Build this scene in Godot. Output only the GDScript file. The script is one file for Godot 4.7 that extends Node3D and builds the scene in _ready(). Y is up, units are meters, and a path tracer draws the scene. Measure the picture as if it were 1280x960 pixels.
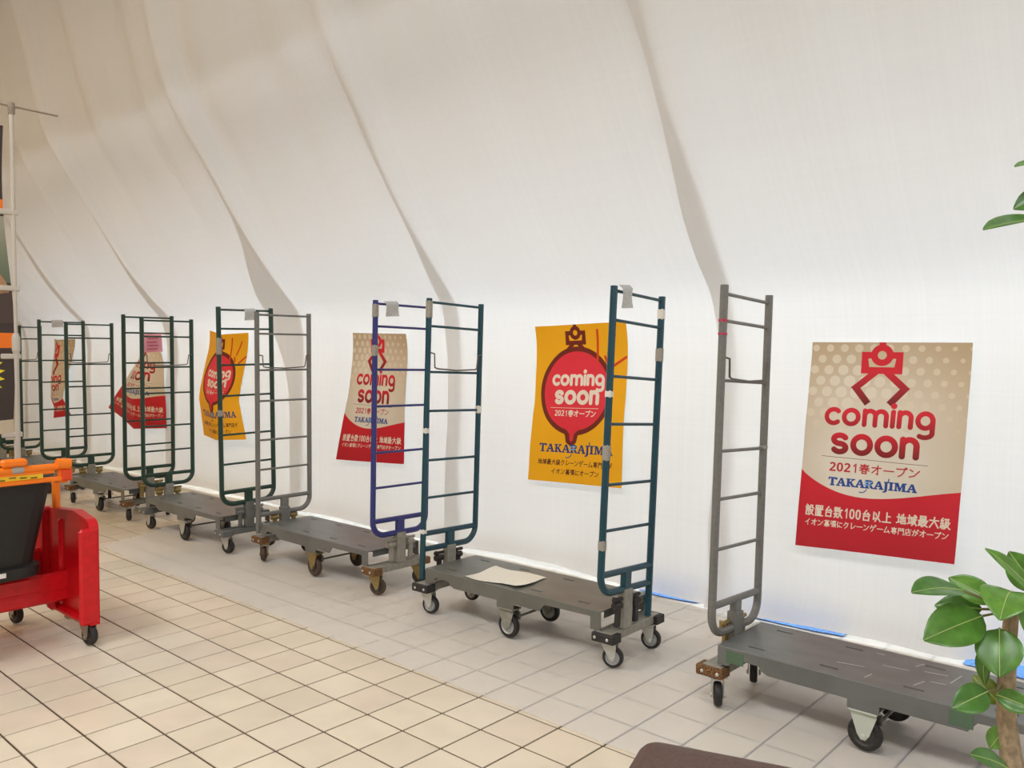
extends Node3D
# A row of roll carts along a white sheet that closes off a shop under construction.

# ---------------------------------------------------------------- mesh builder
class MB:
	var v := PackedVector3Array()
	var n := PackedVector3Array()
	var uv := PackedVector2Array()

	func vert(p: Vector3, q: Vector3, t := Vector2.ZERO) -> void:
		v.append(p); n.append(q); uv.append(t)

	func tri(a: Vector3, b: Vector3, c: Vector3, na: Vector3, nb: Vector3, nc: Vector3, ta := Vector2.ZERO, tb := Vector2.ZERO, tc := Vector2.ZERO) -> void:
		if (b - a).cross(c - a).dot(na + nb + nc) < 0.0:
			vert(a, na, ta); vert(b, nb, tb); vert(c, nc, tc)
		else:
			vert(a, na, ta); vert(c, nc, tc); vert(b, nb, tb)

	# flat polygon (convex) whose normal points along «out»
	func poly(p: Array, out: Vector3) -> void:
		var m: Vector3 = Vector3.ZERO
		for i in p.size():
			m += (p[i] as Vector3).cross(p[(i + 1) % p.size()])
		m = m.normalized()
		if m.dot(out) < 0.0:
			m = -m
		for i in range(1, p.size() - 1):
			tri(p[0], p[i], p[i + 1], m, m, m)

	# box with chamfered edges
	func box(c: Vector3, s: Vector3, bev := 0.0, b := Basis.IDENTITY) -> void:
		var h := s * 0.5
		bev = minf(bev, minf(h.x, minf(h.y, h.z)) * 0.9)
		for ax in 3:
			for sg in [-1.0, 1.0]:
				var pts := []
				for k in [[-1.0, -1.0], [1.0, -1.0], [1.0, 1.0], [-1.0, 1.0]]:
					var q := Vector3.ZERO
					q[ax] = sg * h[ax]
					q[(ax + 1) % 3] = k[0] * (h[(ax + 1) % 3] - bev)
					q[(ax + 2) % 3] = k[1] * (h[(ax + 2) % 3] - bev)
					pts.append(c + b * q)
				var o := Vector3.ZERO
				o[ax] = sg
				poly(pts, b * o)
		if bev <= 0.0:
			return
		for ax in 3:
			var a1 := (ax + 1) % 3
			var a2 := (ax + 2) % 3
			for s1 in [-1.0, 1.0]:
				for s2 in [-1.0, 1.0]:
					var pts := []
					for e in [-1.0, 1.0]:
						var q := Vector3.ZERO
						var r := Vector3.ZERO
						q[ax] = e * (h[ax] - bev); r[ax] = q[ax]
						q[a1] = s1 * h[a1]; q[a2] = s2 * (h[a2] - bev)
						r[a1] = s1 * (h[a1] - bev); r[a2] = s2 * h[a2]
						if e < 0.0:
							pts.append(c + b * q); pts.append(c + b * r)
						else:
							pts.append(c + b * r); pts.append(c + b * q)
					var o := Vector3.ZERO
					o[a1] = s1; o[a2] = s2
					poly(pts, b * o)
		for sx in [-1.0, 1.0]:
			for sy in [-1.0, 1.0]:
				for sz in [-1.0, 1.0]:
					var sv := Vector3(sx, sy, sz)
					var pts := []
					for ax in 3:
						var q := sv * (h - Vector3.ONE * bev)
						q[ax] = sv[ax] * h[ax]
						pts.append(c + b * q)
					poly(pts, b * sv)

	# round or square bar swept along a line of points
	func tube(p: Array, r: float, sides := 8, flat := false, r2 := -1.0, up := Vector3.ZERO) -> void:
		var rings := []
		var nrm := []
		var t0: Vector3 = (p[1] - p[0]).normalized()
		var side := up
		if side == Vector3.ZERO:
			side = Vector3.UP if absf(t0.y) < 0.9 else Vector3.RIGHT
		var x := side.cross(t0).normalized()
		for i in p.size():
			var t: Vector3
			if i == 0:
				t = (p[1] - p[0]).normalized()
			elif i == p.size() - 1:
				t = (p[i] - p[i - 1]).normalized()
			else:
				t = ((p[i] - p[i - 1]).normalized() + (p[i + 1] - p[i]).normalized()).normalized()
			x = (x - t * x.dot(t)).normalized()
			var y := t.cross(x)
			var rr := r if r2 < 0.0 else lerpf(r, r2, float(i) / (p.size() - 1))
			var ring := []
			var rn := []
			for k in sides:
				var a := TAU * (k + 0.5) / sides
				var d := x * cos(a) + y * sin(a)
				if flat:   # a square section with cut corners
					var ca := cos(a)
					var sa := sin(a)
					var f := 1.0 / maxf(absf(ca), absf(sa))
					d = (x * ca + y * sa) * minf(f, 1.22)
				ring.append(p[i] + d * rr)
				rn.append(d.normalized())
			rings.append(ring)
			nrm.append(rn)
		for i in p.size() - 1:
			for k in sides:
				var j := (k + 1) % sides
				if flat:
					poly([rings[i][k], rings[i + 1][k], rings[i + 1][j], rings[i][j]], nrm[i][k] + nrm[i][j])
				else:
					tri(rings[i][k], rings[i + 1][k], rings[i + 1][j], nrm[i][k], nrm[i + 1][k], nrm[i + 1][j])
					tri(rings[i][k], rings[i + 1][j], rings[i][j], nrm[i][k], nrm[i + 1][j], nrm[i][j])
		poly(rings[0], p[0] - p[1])
		poly(rings[-1], p[-1] - p[-2])

	# profile of (radius, height) turned round the axis «ax» through «c»
	func lathe(c: Vector3, prof: Array, ax := Vector3.UP, sides := 20) -> void:
		var x := ax.cross(Vector3.RIGHT if absf(ax.x) < 0.9 else Vector3.UP).normalized()
		var y := ax.cross(x)
		for i in prof.size() - 1:
			var a: Vector2 = prof[i]
			var b: Vector2 = prof[i + 1]
			var d := b - a
			var m := Vector2(d.y, -d.x).normalized()
			for k in sides:
				var u := x * cos(TAU * k / sides) + y * sin(TAU * k / sides)
				var w := x * cos(TAU * (k + 1) / sides) + y * sin(TAU * (k + 1) / sides)
				var nu := u * m.x + ax * m.y
				var nw := w * m.x + ax * m.y
				var p0 := c + u * a.x + ax * a.y
				var p1 := c + w * a.x + ax * a.y
				var p2 := c + w * b.x + ax * b.y
				var p3 := c + u * b.x + ax * b.y
				if a.x > 1e-5:
					tri(p0, p1, p2, nu, nw, nw)
				if b.x > 1e-5:
					tri(p0, p2, p3, nu, nw, nu)

	# outline in the x-y plane, given a thickness along z
	func prism(o: PackedVector2Array, z0: float, z1: float) -> void:
		var ix := Geometry2D.triangulate_polygon(o)
		for i in range(0, ix.size(), 3):
			for e in [[z0, -1.0], [z1, 1.0]]:
				var m := Vector3(0, 0, e[1] * signf(z1 - z0))
				var q := []
				for k in 3:
					q.append(Vector3(o[ix[i + k]].x, o[ix[i + k]].y, e[0]))
				tri(q[0], q[1], q[2], m, m, m)
		var area := 0.0
		for i in o.size():
			area += o[i].cross(o[(i + 1) % o.size()])
		var ccw := area > 0.0
		for i in o.size():
			var a := o[i]
			var b := o[(i + 1) % o.size()]
			var d := (b - a)
			var m := Vector3(d.y, -d.x, 0) * (1.0 if ccw else -1.0)
			poly([Vector3(a.x, a.y, z0), Vector3(b.x, b.y, z0), Vector3(b.x, b.y, z1), Vector3(a.x, a.y, z1)], m)

	# smooth sheet: rows of points, normals from neighbours, facing «out»
	func grid(g: Array, out: Vector3, uvs := []) -> void:
		var nr := g.size()
		var nc: int = g[0].size()
		var nn := []
		for i in nr:
			var row := []
			for j in nc:
				var du: Vector3 = g[i][mini(j + 1, nc - 1)] - g[i][maxi(j - 1, 0)]
				var dv: Vector3 = g[mini(i + 1, nr - 1)][j] - g[maxi(i - 1, 0)][j]
				var m := du.cross(dv).normalized()
				row.append(m if m.dot(out) >= 0.0 else -m)
			nn.append(row)
		for i in nr - 1:
			for j in nc - 1:
				var t0 := Vector2(float(j) / (nc - 1), float(i) / (nr - 1))
				var t1 := Vector2(float(j + 1) / (nc - 1), float(i + 1) / (nr - 1))
				tri(g[i][j], g[i][j + 1], g[i + 1][j + 1], nn[i][j], nn[i][j + 1], nn[i + 1][j + 1], t0, Vector2(t1.x, t0.y), t1)
				tri(g[i][j], g[i + 1][j + 1], g[i + 1][j], nn[i][j], nn[i + 1][j + 1], nn[i + 1][j], t0, t1, Vector2(t0.x, t1.y))

	func mesh() -> ArrayMesh:
		var a := []
		a.resize(Mesh.ARRAY_MAX)
		a[Mesh.ARRAY_VERTEX] = v
		a[Mesh.ARRAY_NORMAL] = n
		a[Mesh.ARRAY_TEX_UV] = uv
		var m := ArrayMesh.new()
		m.add_surface_from_arrays(Mesh.PRIMITIVE_TRIANGLES, a)
		return m

# ---------------------------------------------------------------- drawing of print
class Print:
	var im: Image
	var w: int
	var h: int
	var top := Color.BLACK      # ink at the top and at the foot of the current mark
	var low := Color.BLACK
	var y0 := 0.0
	var y1 := 1.0

	func _init(ww: int, hh: int, paper: Color) -> void:
		w = ww; h = hh
		im = Image.create(w, h, false, Image.FORMAT_RGB8)
		im.fill(paper)

	func ink(a: Color, b: Color = Color(-1, 0, 0), ya := 0.0, yb := 1.0) -> void:
		top = a
		low = a if b.r < 0.0 else b
		y0 = ya; y1 = yb

	func span(xa: float, xb: float, y: int) -> void:
		var a := maxi(0, int(round(xa)))
		var b := mini(w, int(round(xb)))
		if b > a and y >= 0 and y < h:
			im.fill_rect(Rect2i(a, y, b - a, 1), top.lerp(low, clampf((y - y0) / (y1 - y0), 0.0, 1.0)))

	func fill(p: PackedVector2Array) -> void:
		var lo := INF
		var hi := -INF
		for q in p:
			lo = minf(lo, q.y); hi = maxf(hi, q.y)
		for y in range(maxi(0, int(floor(lo))), mini(h, int(ceil(hi)) + 1)):
			var c := y + 0.5
			var xs := []
			for i in p.size():
				var a := p[i]
				var b := p[(i + 1) % p.size()]
				if (a.y <= c) != (b.y <= c):
					xs.append(a.x + (c - a.y) / (b.y - a.y) * (b.x - a.x))
			xs.sort()
			for i in range(0, xs.size() - 1, 2):
				span(xs[i], xs[i + 1], y)

	func disc(c: Vector2, r: float) -> void:
		for y in range(int(c.y - r), int(c.y + r) + 2):
			var d := r * r - (y + 0.5 - c.y) * (y + 0.5 - c.y)
			if d > 0.0:
				span(c.x - sqrt(d), c.x + sqrt(d), y)

	func stroke(p: Array, t: float, round_ends := true) -> void:
		for i in p.size() - 1:
			var a: Vector2 = p[i]
			var b: Vector2 = p[i + 1]
			var d := (b - a).normalized() * t * 0.5
			var s := Vector2(-d.y, d.x)
			if round_ends:
				fill(PackedVector2Array([a + s, b + s, b - s, a - s]))
				disc(a, t * 0.5)
				disc(b, t * 0.5)
			else:
				fill(PackedVector2Array([a + s - d, b + s + d, b - s + d, a - s - d]))

	# letters of a font, drawn from their outlines; at = left end of the base line
	func letters(text: String, face: Font, at: Vector2, high: float, wide := 0.0) -> void:
		var tm := TextMesh.new()
		tm.font = face
		tm.font_size = 64
		tm.pixel_size = 1.0
		tm.depth = 0.0
		tm.text = text
		var a := tm.get_mesh_arrays()
		var vv: PackedVector3Array = a[Mesh.ARRAY_VERTEX]
		var ii: PackedInt32Array = a[Mesh.ARRAY_INDEX]
		var lo := Vector2(INF, INF)
		var hi := -lo
		for q in vv:
			lo = lo.min(Vector2(q.x, q.y)); hi = hi.max(Vector2(q.x, q.y))
		var sy := high / (hi.y - lo.y)
		var sx := sy if wide <= 0.0 else wide / (hi.x - lo.x)
		for i in range(0, ii.size(), 3):
			var t := PackedVector2Array()
			for k in 3:
				var q := vv[ii[i + k]]
				t.append(at + Vector2((q.x - lo.x) * sx, -(q.y - lo.y) * sy))
			fill(t)

	# one glyph from pen strokes on a 100 x 100 square
	func pen(code: String, at: Vector2, size: Vector2, t: float, round_ends := false) -> void:
		for part in code.split(";"):
			var p := []
			for q in part.strip_edges().split(" ", false):
				var c := q.split(",")
				p.append(at + Vector2(float(c[0]), float(c[1])) * size / 100.0)
			stroke(p, t, round_ends)

const PEN := {
	"春": "15,14 85,14;20,28 80,28;8,42 92,42;50,4 44,42 10,68;54,42 92,66;32,58 68,58 68,94 32,94 32,58;32,76 68,76",
	"オ": "10,30 90,30;62,6 62,92 50,88;60,32 12,80",
	"ー": "8,50 92,50",
	"プ": "10,20 76,20 70,52 50,78 26,92;88,4 96,12 88,20 80,12 88,4",
	"ン": "14,18 36,32;12,88 50,76 90,28",
	"設": "20,4 28,10;6,20 44,20;12,34 40,34;12,46 40,46;12,60 40,60 40,90 12,90 12,60;58,8 58,26 50,40;58,8 80,8 80,30 92,32;52,50 86,50 74,72 48,94;56,54 70,76 94,94",
	"置": "14,6 86,6 86,26 14,26 14,6;38,6 38,26;62,6 62,26;10,37 90,37;50,28 50,48;32,48 70,48 70,82 32,82 32,48;32,60 70,60;32,71 70,71;14,46 14,94 92,94",
	"台": "50,6 20,40 80,38;66,26 86,46;22,56 78,56 78,92 22,92 22,56",
	"数": "28,6 28,40;8,22 50,22;12,8 18,16;46,8 38,16;28,24 8,40;28,24 48,40;26,46 14,72 40,92;42,60 30,80 8,94;6,62 52,62;66,6 54,36;60,26 94,26;82,28 72,64 52,94;62,34 72,64 94,94",
	"以": "20,14 20,76 44,62;40,22 52,44;76,8 70,50 38,92;66,60 92,90",
	"上": "50,8 50,88;50,40 82,40;8,90 92,90",
	"地": "6,34 38,34;22,8 22,76;4,82 42,70;48,18 48,86 92,86 92,68;42,46 88,32 88,64 80,64;68,6 68,72",
	"域": "6,34 36,34;20,8 20,74;4,82 38,70;38,24 94,24;44,38 62,38 62,58 44,58 44,38;38,76 64,68;72,6 76,60 94,92;90,40 72,74 50,92;82,8 90,16",
	"最": "24,6 76,6 76,34 24,34 24,6;24,20 76,20;6,44 94,44;14,44 14,84;38,44 38,94;14,56 38,56;14,70 38,70;6,86 44,80;52,56 86,56 74,78 48,94;54,60 70,82 94,94",
	"大": "8,32 92,32;52,6 48,40 10,92;52,36 92,92",
	"級": "24,6 10,26 30,26 8,50;8,50 36,48;24,50 24,94;10,66 6,86;36,64 42,82;46,12 80,12 72,42 90,42 74,70 42,94;56,14 54,60 40,92;56,40 70,74 96,94",
	"イ": "78,8 50,38 12,58;52,38 52,94",
	"幕": "8,14 92,14;32,4 32,24;68,4 68,24;28,30 72,30 72,54 28,54 28,30;28,42 72,42;8,62 92,62;46,54 8,86;54,62 92,84;28,76 72,76 72,92;28,76 28,94;50,66 50,98",
	"張": "8,10 38,10 38,32 10,32 8,54 38,54 36,88 24,88;52,6 52,50;52,6 90,6;52,20 86,20;52,34 86,34;44,50 96,50;56,50 56,92 70,84;66,52 94,92;88,60 74,72",
	"に": "16,12 12,50 16,90 24,74;44,26 84,26;42,62 46,84 88,84",
	"ク": "40,6 30,34 10,54;36,22 80,22 66,62 28,94",
	"レ": "26,8 26,88 60,72 90,42",
	"ゲ": "26,8 20,36 6,54;22,30 76,30;54,30 50,66 28,94;74,4 80,16;88,2 94,14",
	"ム": "42,8 12,84 84,76;66,52 92,92",
	"専": "12,14 88,14;24,26 76,26 76,56 24,56 24,26;24,41 76,41;50,4 50,56;8,68 92,68;68,58 68,94 54,92;28,76 38,88",
	"門": "10,8 10,96;10,8 40,8 40,42 10,42;10,25 40,25;90,8 90,96 78,94;60,8 90,8;60,8 60,42 90,42;60,25 90,25",
	"店": "50,4 50,14;14,14 92,14;14,14 14,60 4,94;52,24 52,56;52,38 86,38;30,58 80,58 80,92 30,92 30,58",
	"が": "8,34 62,30 58,80 44,90;36,8 26,60 8,92;72,34 86,60;78,6 84,18;90,4 96,16",
}

var mats := {}
var shapes := {}
var counts := {}
var noise := FastNoiseLite.new()

func rgb(r: float, g: float, b: float) -> Color:
	return Color(r / 255.0, g / 255.0, b / 255.0)

func mat(key: String, c: Color = Color.WHITE, rough := 0.6, metal := 0.0) -> StandardMaterial3D:
	if not mats.has(key):
		var m := StandardMaterial3D.new()
		m.resource_name = key
		m.albedo_color = c
		m.roughness = rough
		m.metallic = metal
		mats[key] = m
	return mats[key]

# grain: blotches of the colour itself, laid over the surface in all three directions
func grain(m: StandardMaterial3D, lo: float, freq: float, scale := Vector3.ONE, sd := 3, octaves := 4) -> void:
	var f := FastNoiseLite.new()
	f.seed = sd
	f.frequency = freq
	f.fractal_octaves = octaves
	var t := NoiseTexture2D.new()
	t.width = 512; t.height = 512
	t.seamless = true
	t.noise = f
	var r := Gradient.new()
	r.set_color(0, Color(lo, lo, lo)); r.set_color(1, Color.WHITE)
	r.set_offset(0, 0.25); r.set_offset(1, 0.7)
	t.color_ramp = r
	m.albedo_texture = t
	m.uv1_triplanar = true
	m.uv1_world_triplanar = true
	m.uv1_scale = scale

# threads: uneven lines of yarn both ways
func weave(m: StandardMaterial3D) -> void:
	var rng := RandomNumberGenerator.new()
	rng.seed = 17
	var side := 512
	var across := []
	var along := []
	for k in [across, along]:
		for i in side:
			k.append(rng.randf())
	var im := Image.create(side, side, false, Image.FORMAT_RGB8)
	for y in side:
		for x in side:
			var a: float = (across[x] + across[(x + 1) % side] + across[(x + 2) % side]) / 3.0
			var b: float = (along[y] + along[(y + 1) % side] + along[(y + 2) % side]) / 3.0
			var v := 0.97 + 0.03 * clampf(0.5 * a + 0.35 * b + 0.15 * rng.randf(), 0.0, 1.0)
			im.set_pixel(x, y, Color(v, v, v))
	m.albedo_texture = ImageTexture.create_from_image(im)
	m.uv1_triplanar = true
	m.uv1_world_triplanar = true
	m.uv1_scale = Vector3.ONE * 0.55

func numbered(called: String) -> String:
	var k: int = counts.get(called, 0)
	counts[called] = k + 1
	return called if k == 0 else "%s_%03d" % [called, k]

func put(called: String, m: Mesh, mt: Material, parent: Node3D = self, at := Vector3.ZERO) -> MeshInstance3D:
	var o := MeshInstance3D.new()
	o.mesh = m
	o.material_override = mt
	o.position = at
	o.name = numbered(called) if parent == self else called
	parent.add_child(o, true)
	return o

func part(called: String, parent: Node3D, at := Vector3.ZERO) -> Node3D:
	var o := Node3D.new()
	o.name = called
	o.position = at
	parent.add_child(o, true)
	return o

func thing(called: String, at: Vector3, label: String, category: String, group := "") -> Node3D:
	var o := Node3D.new()
	o.name = numbered(called)
	o.position = at
	add_child(o, true)
	tag(o, label, category, group)
	return o

func tag(o: Node3D, label: String, category: String, group := "") -> void:
	o.set_meta("label", label)
	o.set_meta("category", category)
	if group:
		o.set_meta("group", group)

func struct(called: String, m: Mesh, mt: Material, at := Vector3.ZERO) -> MeshInstance3D:
	var o := put(called, m, mt, self, at)
	o.set_meta("kind", "structure")
	return o

func slab(c: Vector3, s: Vector3, bev := 0.0) -> ArrayMesh:
	var b := MB.new()
	b.box(c, s, bev)
	return b.mesh()

# ---------------------------------------------------------------- the place
const ROOM_TOP := 5.2

func _ready() -> void:
	noise.seed = 11
	noise.frequency = 0.6
	camera_and_air()
	lights()
	work_lamps()
	room()
	floor_tiles()
	sheets()
	floor_cover()
	posters()
	carts()
	small_papers()
	red_trolley()
	banner()
	plant()
	stool()

func camera_and_air() -> void:
	var cam := Camera3D.new()
	cam.name = "camera"
	cam.fov = rad_to_deg(2.0 * atan(480.0 / 1046.0))
	cam.position = Vector3(0, 1.45, 0)
	cam.rotation_degrees = Vector3(-2.25, 41.9, 0.28)
	cam.near = 0.05
	cam.far = 100.0
	add_child(cam)
	cam.current = true
	var e := Environment.new()
	e.background_mode = Environment.BG_COLOR
	e.background_color = Color(0.0, 0.0, 0.0)
	e.tonemap_mode = Environment.TONE_MAPPER_LINEAR
	e.tonemap_exposure = 1.0
	e.sdfgi_enabled = true
	e.ssao_enabled = true
	e.ssil_enabled = true
	var w := WorldEnvironment.new()
	w.name = "air"
	w.environment = e
	add_child(w)

# square ceiling panels: warm ones over the mall, whiter ones over the shop behind the sheet
func lights() -> void:
	var nth := ["leftmost of five", "second from the left", "middle of five", "second from the right", "rightmost of five"]
	for p in [[-11.5, rgb(255, 214, 160)], [-7.6, rgb(255, 219, 170)], [-3.8, rgb(250, 251, 255)], [0.2, rgb(247, 250, 255)], [3.6, rgb(247, 250, 255)]]:
		ceiling_light(Vector3(p[0], ROOM_TOP, 1.2), Vector2(1.8, 1.2), p[1], 7.5 if p[0] < -5.0 else 12.6, "ceiling panel light over the mall walkway, " + nth[int(roundf((p[0] + 11.5) / 3.8))], "mall ceiling lights")
	for p in [Vector2(-11.0, -6.2), Vector2(-7.4, -6.2), Vector2(-3.8, -6.2), Vector2(-0.4, -6.2), Vector2(2.8, -6.2)]:
		ceiling_light(Vector3(p.x, 3.15, p.y), Vector2(2.2, 1.2), rgb(224, 238, 255), 4.0, "white ceiling panel light in the shop behind the sheet, " + nth[int(roundf((p.x + 11.0) / 3.5))], "shop ceiling lights")

# bare work lamps on cords in the shop behind the sheet
func work_lamps() -> void:
	var says := ["leftmost", "second from the left", "third from the left", "middle", "third from the right", "second from the right", "rightmost"]
	for k in 7:
		var t := thing("work_lamp", Vector3(-12.4 + 2.5 * k, 3.15, -6.3), "bare white work lamp hanging in the shop behind the sheet, " + says[k], "lamp", "work lamps in the shop")
		put("cord", shape("lamp_cord", func(b: MB): b.tube([Vector3(0, 0, 0), Vector3(0, -0.24, 0)], 0.004, 6)), mat("black_cord", rgb(40, 40, 40), 0.6), t)
		put("socket", shape("lamp_socket", func(b: MB): b.lathe(Vector3(0, -0.3, 0), [Vector2(0, 0.08), Vector2(0.018, 0.08), Vector2(0.025, 0.0)], Vector3.UP, 12)), mat("black_cord"), t)
		var m := mat("work_bulb", rgb(245, 245, 245), 0.4)
		m.emission_enabled = true
		m.emission = rgb(228, 240, 255)
		m.emission_energy_multiplier = 4.0
		put("bulb", shape("lamp_bulb", func(b: MB):
			var p := []
			for i in 13:
				var a := PI * i / 12.0
				p.append(Vector2(0.09 * sin(a), -0.09 * cos(a)))
			b.lathe(Vector3(0, -0.38, 0), p, Vector3.UP, 18)), m, t)
		var l := OmniLight3D.new()
		l.name = "bulb_light"
		l.light_color = rgb(228, 240, 255)
		l.light_energy = 1.3
		l.light_size = 0.08
		l.omni_range = 30.0
		l.omni_attenuation = 2.0
		l.shadow_enabled = true
		l.position = Vector3(0, -0.38, 0)
		t.add_child(l)

func ceiling_light(at: Vector3, size: Vector2, c: Color, energy: float, label: String, group: String) -> void:
	var t := thing("ceiling_light", at, label, "light", group)
	put("frame", slab(Vector3(0, -0.015, 0), Vector3(size.x + 0.08, 0.03, size.y + 0.08), 0.004), mat("lamp_frame", rgb(230, 228, 224), 0.5), t)
	var m := mat("diffuser_%d" % int(c.b * 255.0), rgb(240, 240, 236), 0.6)
	m.emission_enabled = true
	m.emission = c
	m.emission_energy_multiplier = 2.0
	put("diffuser", slab(Vector3(0, -0.034, 0), Vector3(size.x, 0.008, size.y)), m, t)
	var l := AreaLight3D.new()
	l.name = "panel_light"
	l.area_size = size
	l.light_color = c
	l.light_energy = energy
	l.area_range = 30.0
	l.area_attenuation = 2.0
	l.shadow_enabled = true
	l.rotation_degrees = Vector3(-90, 0, 0)
	l.position = Vector3(0, -0.05, 0)
	t.add_child(l)

func room() -> void:
	var paint := mat("wall_paint", rgb(226, 224, 219), 0.8)
	grain(paint, 0.94, 0.02, Vector3.ONE * 0.7, 5)
	var board := mat("ceiling_paint", rgb(232, 228, 220), 0.85)
	grain(board, 0.95, 0.03, Vector3.ONE * 0.7, 6)
	struct("wall_left", slab(Vector3(-17.1, 2.6, -2.0), Vector3(0.2, 5.6, 17.4)), paint)
	struct("wall_right", slab(Vector3(6.1, 2.6, -2.0), Vector3(0.2, 5.6, 17.4)), paint)
	struct("wall_front", slab(Vector3(-5.5, 2.6, 6.1), Vector3(23.4, 5.6, 0.2)), paint)
	struct("wall_back", slab(Vector3(-5.5, 2.6, -10.1), Vector3(23.4, 5.6, 0.2)), paint)
	struct("ceiling", slab(Vector3(-5.5, ROOM_TOP + 0.1, -2.0), Vector3(23.4, 0.2, 16.4)), board)
	struct("trim_1", slab(Vector3(-5.5, 4.18, -4.62), Vector3(23.0, 2.04, 0.2)), paint)       # bulkhead over the shop front
	struct("trim_2", slab(Vector3(-5.5, 3.25, -7.4), Vector3(23.0, 0.2, 5.4)), board)          # the shop's lower ceiling

func floor_tiles() -> void:
	var grout := mat("grout", rgb(98, 82, 62), 0.9)
	grain(grout, 0.8, 0.05, Vector3.ONE * 2.0, 8)
	var fl := struct("floor", slab(Vector3(-5.5, -0.104, -2.0), Vector3(23.4, 0.2, 16.4)), grout)
	var tones := []
	for k in 5:
		var m := mat("tile_%d" % k, [rgb(230, 217, 194), rgb(226, 213, 190), rgb(233, 221, 199), rgb(228, 213, 192), rgb(231, 219, 195)][k], 0.36)
		grain(m, 0.97, 0.008, Vector3.ONE * (0.5 + 0.1 * k), 20 + k)
		tones.append(m)
	var px := 0.2127
	var gap := 0.009
	var pz := 0.2083
	var one := slab(Vector3(0, -0.006, 0), Vector3(px - gap, 0.012, pz - gap), 0.0012)
	var cells := []
	for b in range(-66, 39):
		for a in range(-36, 38):
			var c := Vector3(-2.83 + (b + 0.5) * px, 0, -2.48 + (a + 0.5) * pz)
			var far := Vector2(c.x, c.z).length()
			var ahead := Vector2(-0.667, -0.744).angle_to(Vector2(c.x, c.z))
			var shown := absf(ahead) < 0.58 and far > 2.2 and c.z > -4.4
			if c.z < -2.5 and c.x > -6.3:
				far += 6.0   # under the white cover
			cells.append([far if shown else far + 50.0, c])
	cells.sort_custom(func(p, q): return p[0] < q[0])
	var rng := RandomNumberGenerator.new()
	rng.seed = 4
	var rest := MB.new()
	var hx := (px - gap) * 0.5
	var hz := (pz - gap) * 0.5
	for i in cells.size():
		var c: Vector3 = cells[i][1]
		if i < 300:
			put("tile", one, tones[rng.randi() % 5], fl, c)
		else:
			var q := [c + Vector3(-hx, 0, -hz), c + Vector3(hx, 0, -hz), c + Vector3(hx, 0, hz), c + Vector3(-hx, 0, hz)]
			rest.poly(q, Vector3.UP)
			for k in 4:
				var p0: Vector3 = q[k]
				var p1: Vector3 = q[(k + 1) % 4]
				rest.poly([p0, p1, p1 - Vector3(0, 0.005, 0), p0 - Vector3(0, 0.005, 0)], (p0 + p1) * 0.5 - c)
	var o := put("tile_field", rest.mesh(), tones[0], fl)
	o.set_meta("kind", "stuff")

# ---------------------------------------------------------------- the hanging sheet
const LEAN := [[-0.2, -4.33], [0.0, -4.33], [1.0, -4.33], [1.62, -4.33], [1.78, -4.28], [1.95, -4.13], [2.2, -3.93], [2.5, -3.73], [2.97, -3.45], [3.3, -3.24], [3.65, -3.09], [4.1, -2.98], [4.7, -2.84], [5.2, -2.72], [5.6, -2.62]]
const SEAMS := [-2.18, -4.36, -6.35, -8.69, -10.95, -13.2]

func sheet_z(x: float, y: float) -> float:
	var z := -4.33
	for i in range(1, LEAN.size() - 2):
		if y >= LEAN[i][0] and y <= LEAN[i + 1][0]:
			var t: float = (y - LEAN[i][0]) / (LEAN[i + 1][0] - LEAN[i][0])
			z = cubic_interpolate_in_time(LEAN[i][1], LEAN[i + 1][1], LEAN[i - 1][1], LEAN[i + 2][1], t, LEAN[i + 1][0] - LEAN[i][0], LEAN[i - 1][0] - LEAN[i][0], LEAN[i + 2][0] - LEAN[i][0])
	var high := smoothstep(1.6, 3.2, y)
	var left := smoothstep(-4.0, -9.0, x)
	z += 0.016 * sin(x * 2.1 + 0.5 * sin(y * 0.9)) + noise.get_noise_2d(x * 1.3, y * 0.7) * 0.035
	z += high * (0.35 + 0.65 * left) * (0.035 * sin(x * 6.3 + 0.7 * sin(y * 1.3)) + 0.016 * sin(x * 13.0 + 1.0 + y * 0.4))
	for s in SEAMS:
		var d: float = (x - s - 0.05) / 0.13
		z += (0.03 + 0.05 * high) * exp(-d * d)
	return z

func overlap(k: int, y: float) -> float:
	match k:
		0: return 0.12 + 0.03 * sin(y * 4.0) - 0.03 * smoothstep(2.0, 3.5, y)
		1: return lerpf(0.17, 0.05, smoothstep(1.6, 2.6, y)) + 0.02 * sin(y * 5.0)
		2: return lerpf(0.24 + 0.3 * exp(-pow((y - 1.75) / 0.45, 2.0)), 0.05, smoothstep(2.0, 2.9, y))
		3: return lerpf(0.3, 0.05, smoothstep(1.8, 3.0, y))
	return 0.2

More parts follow.
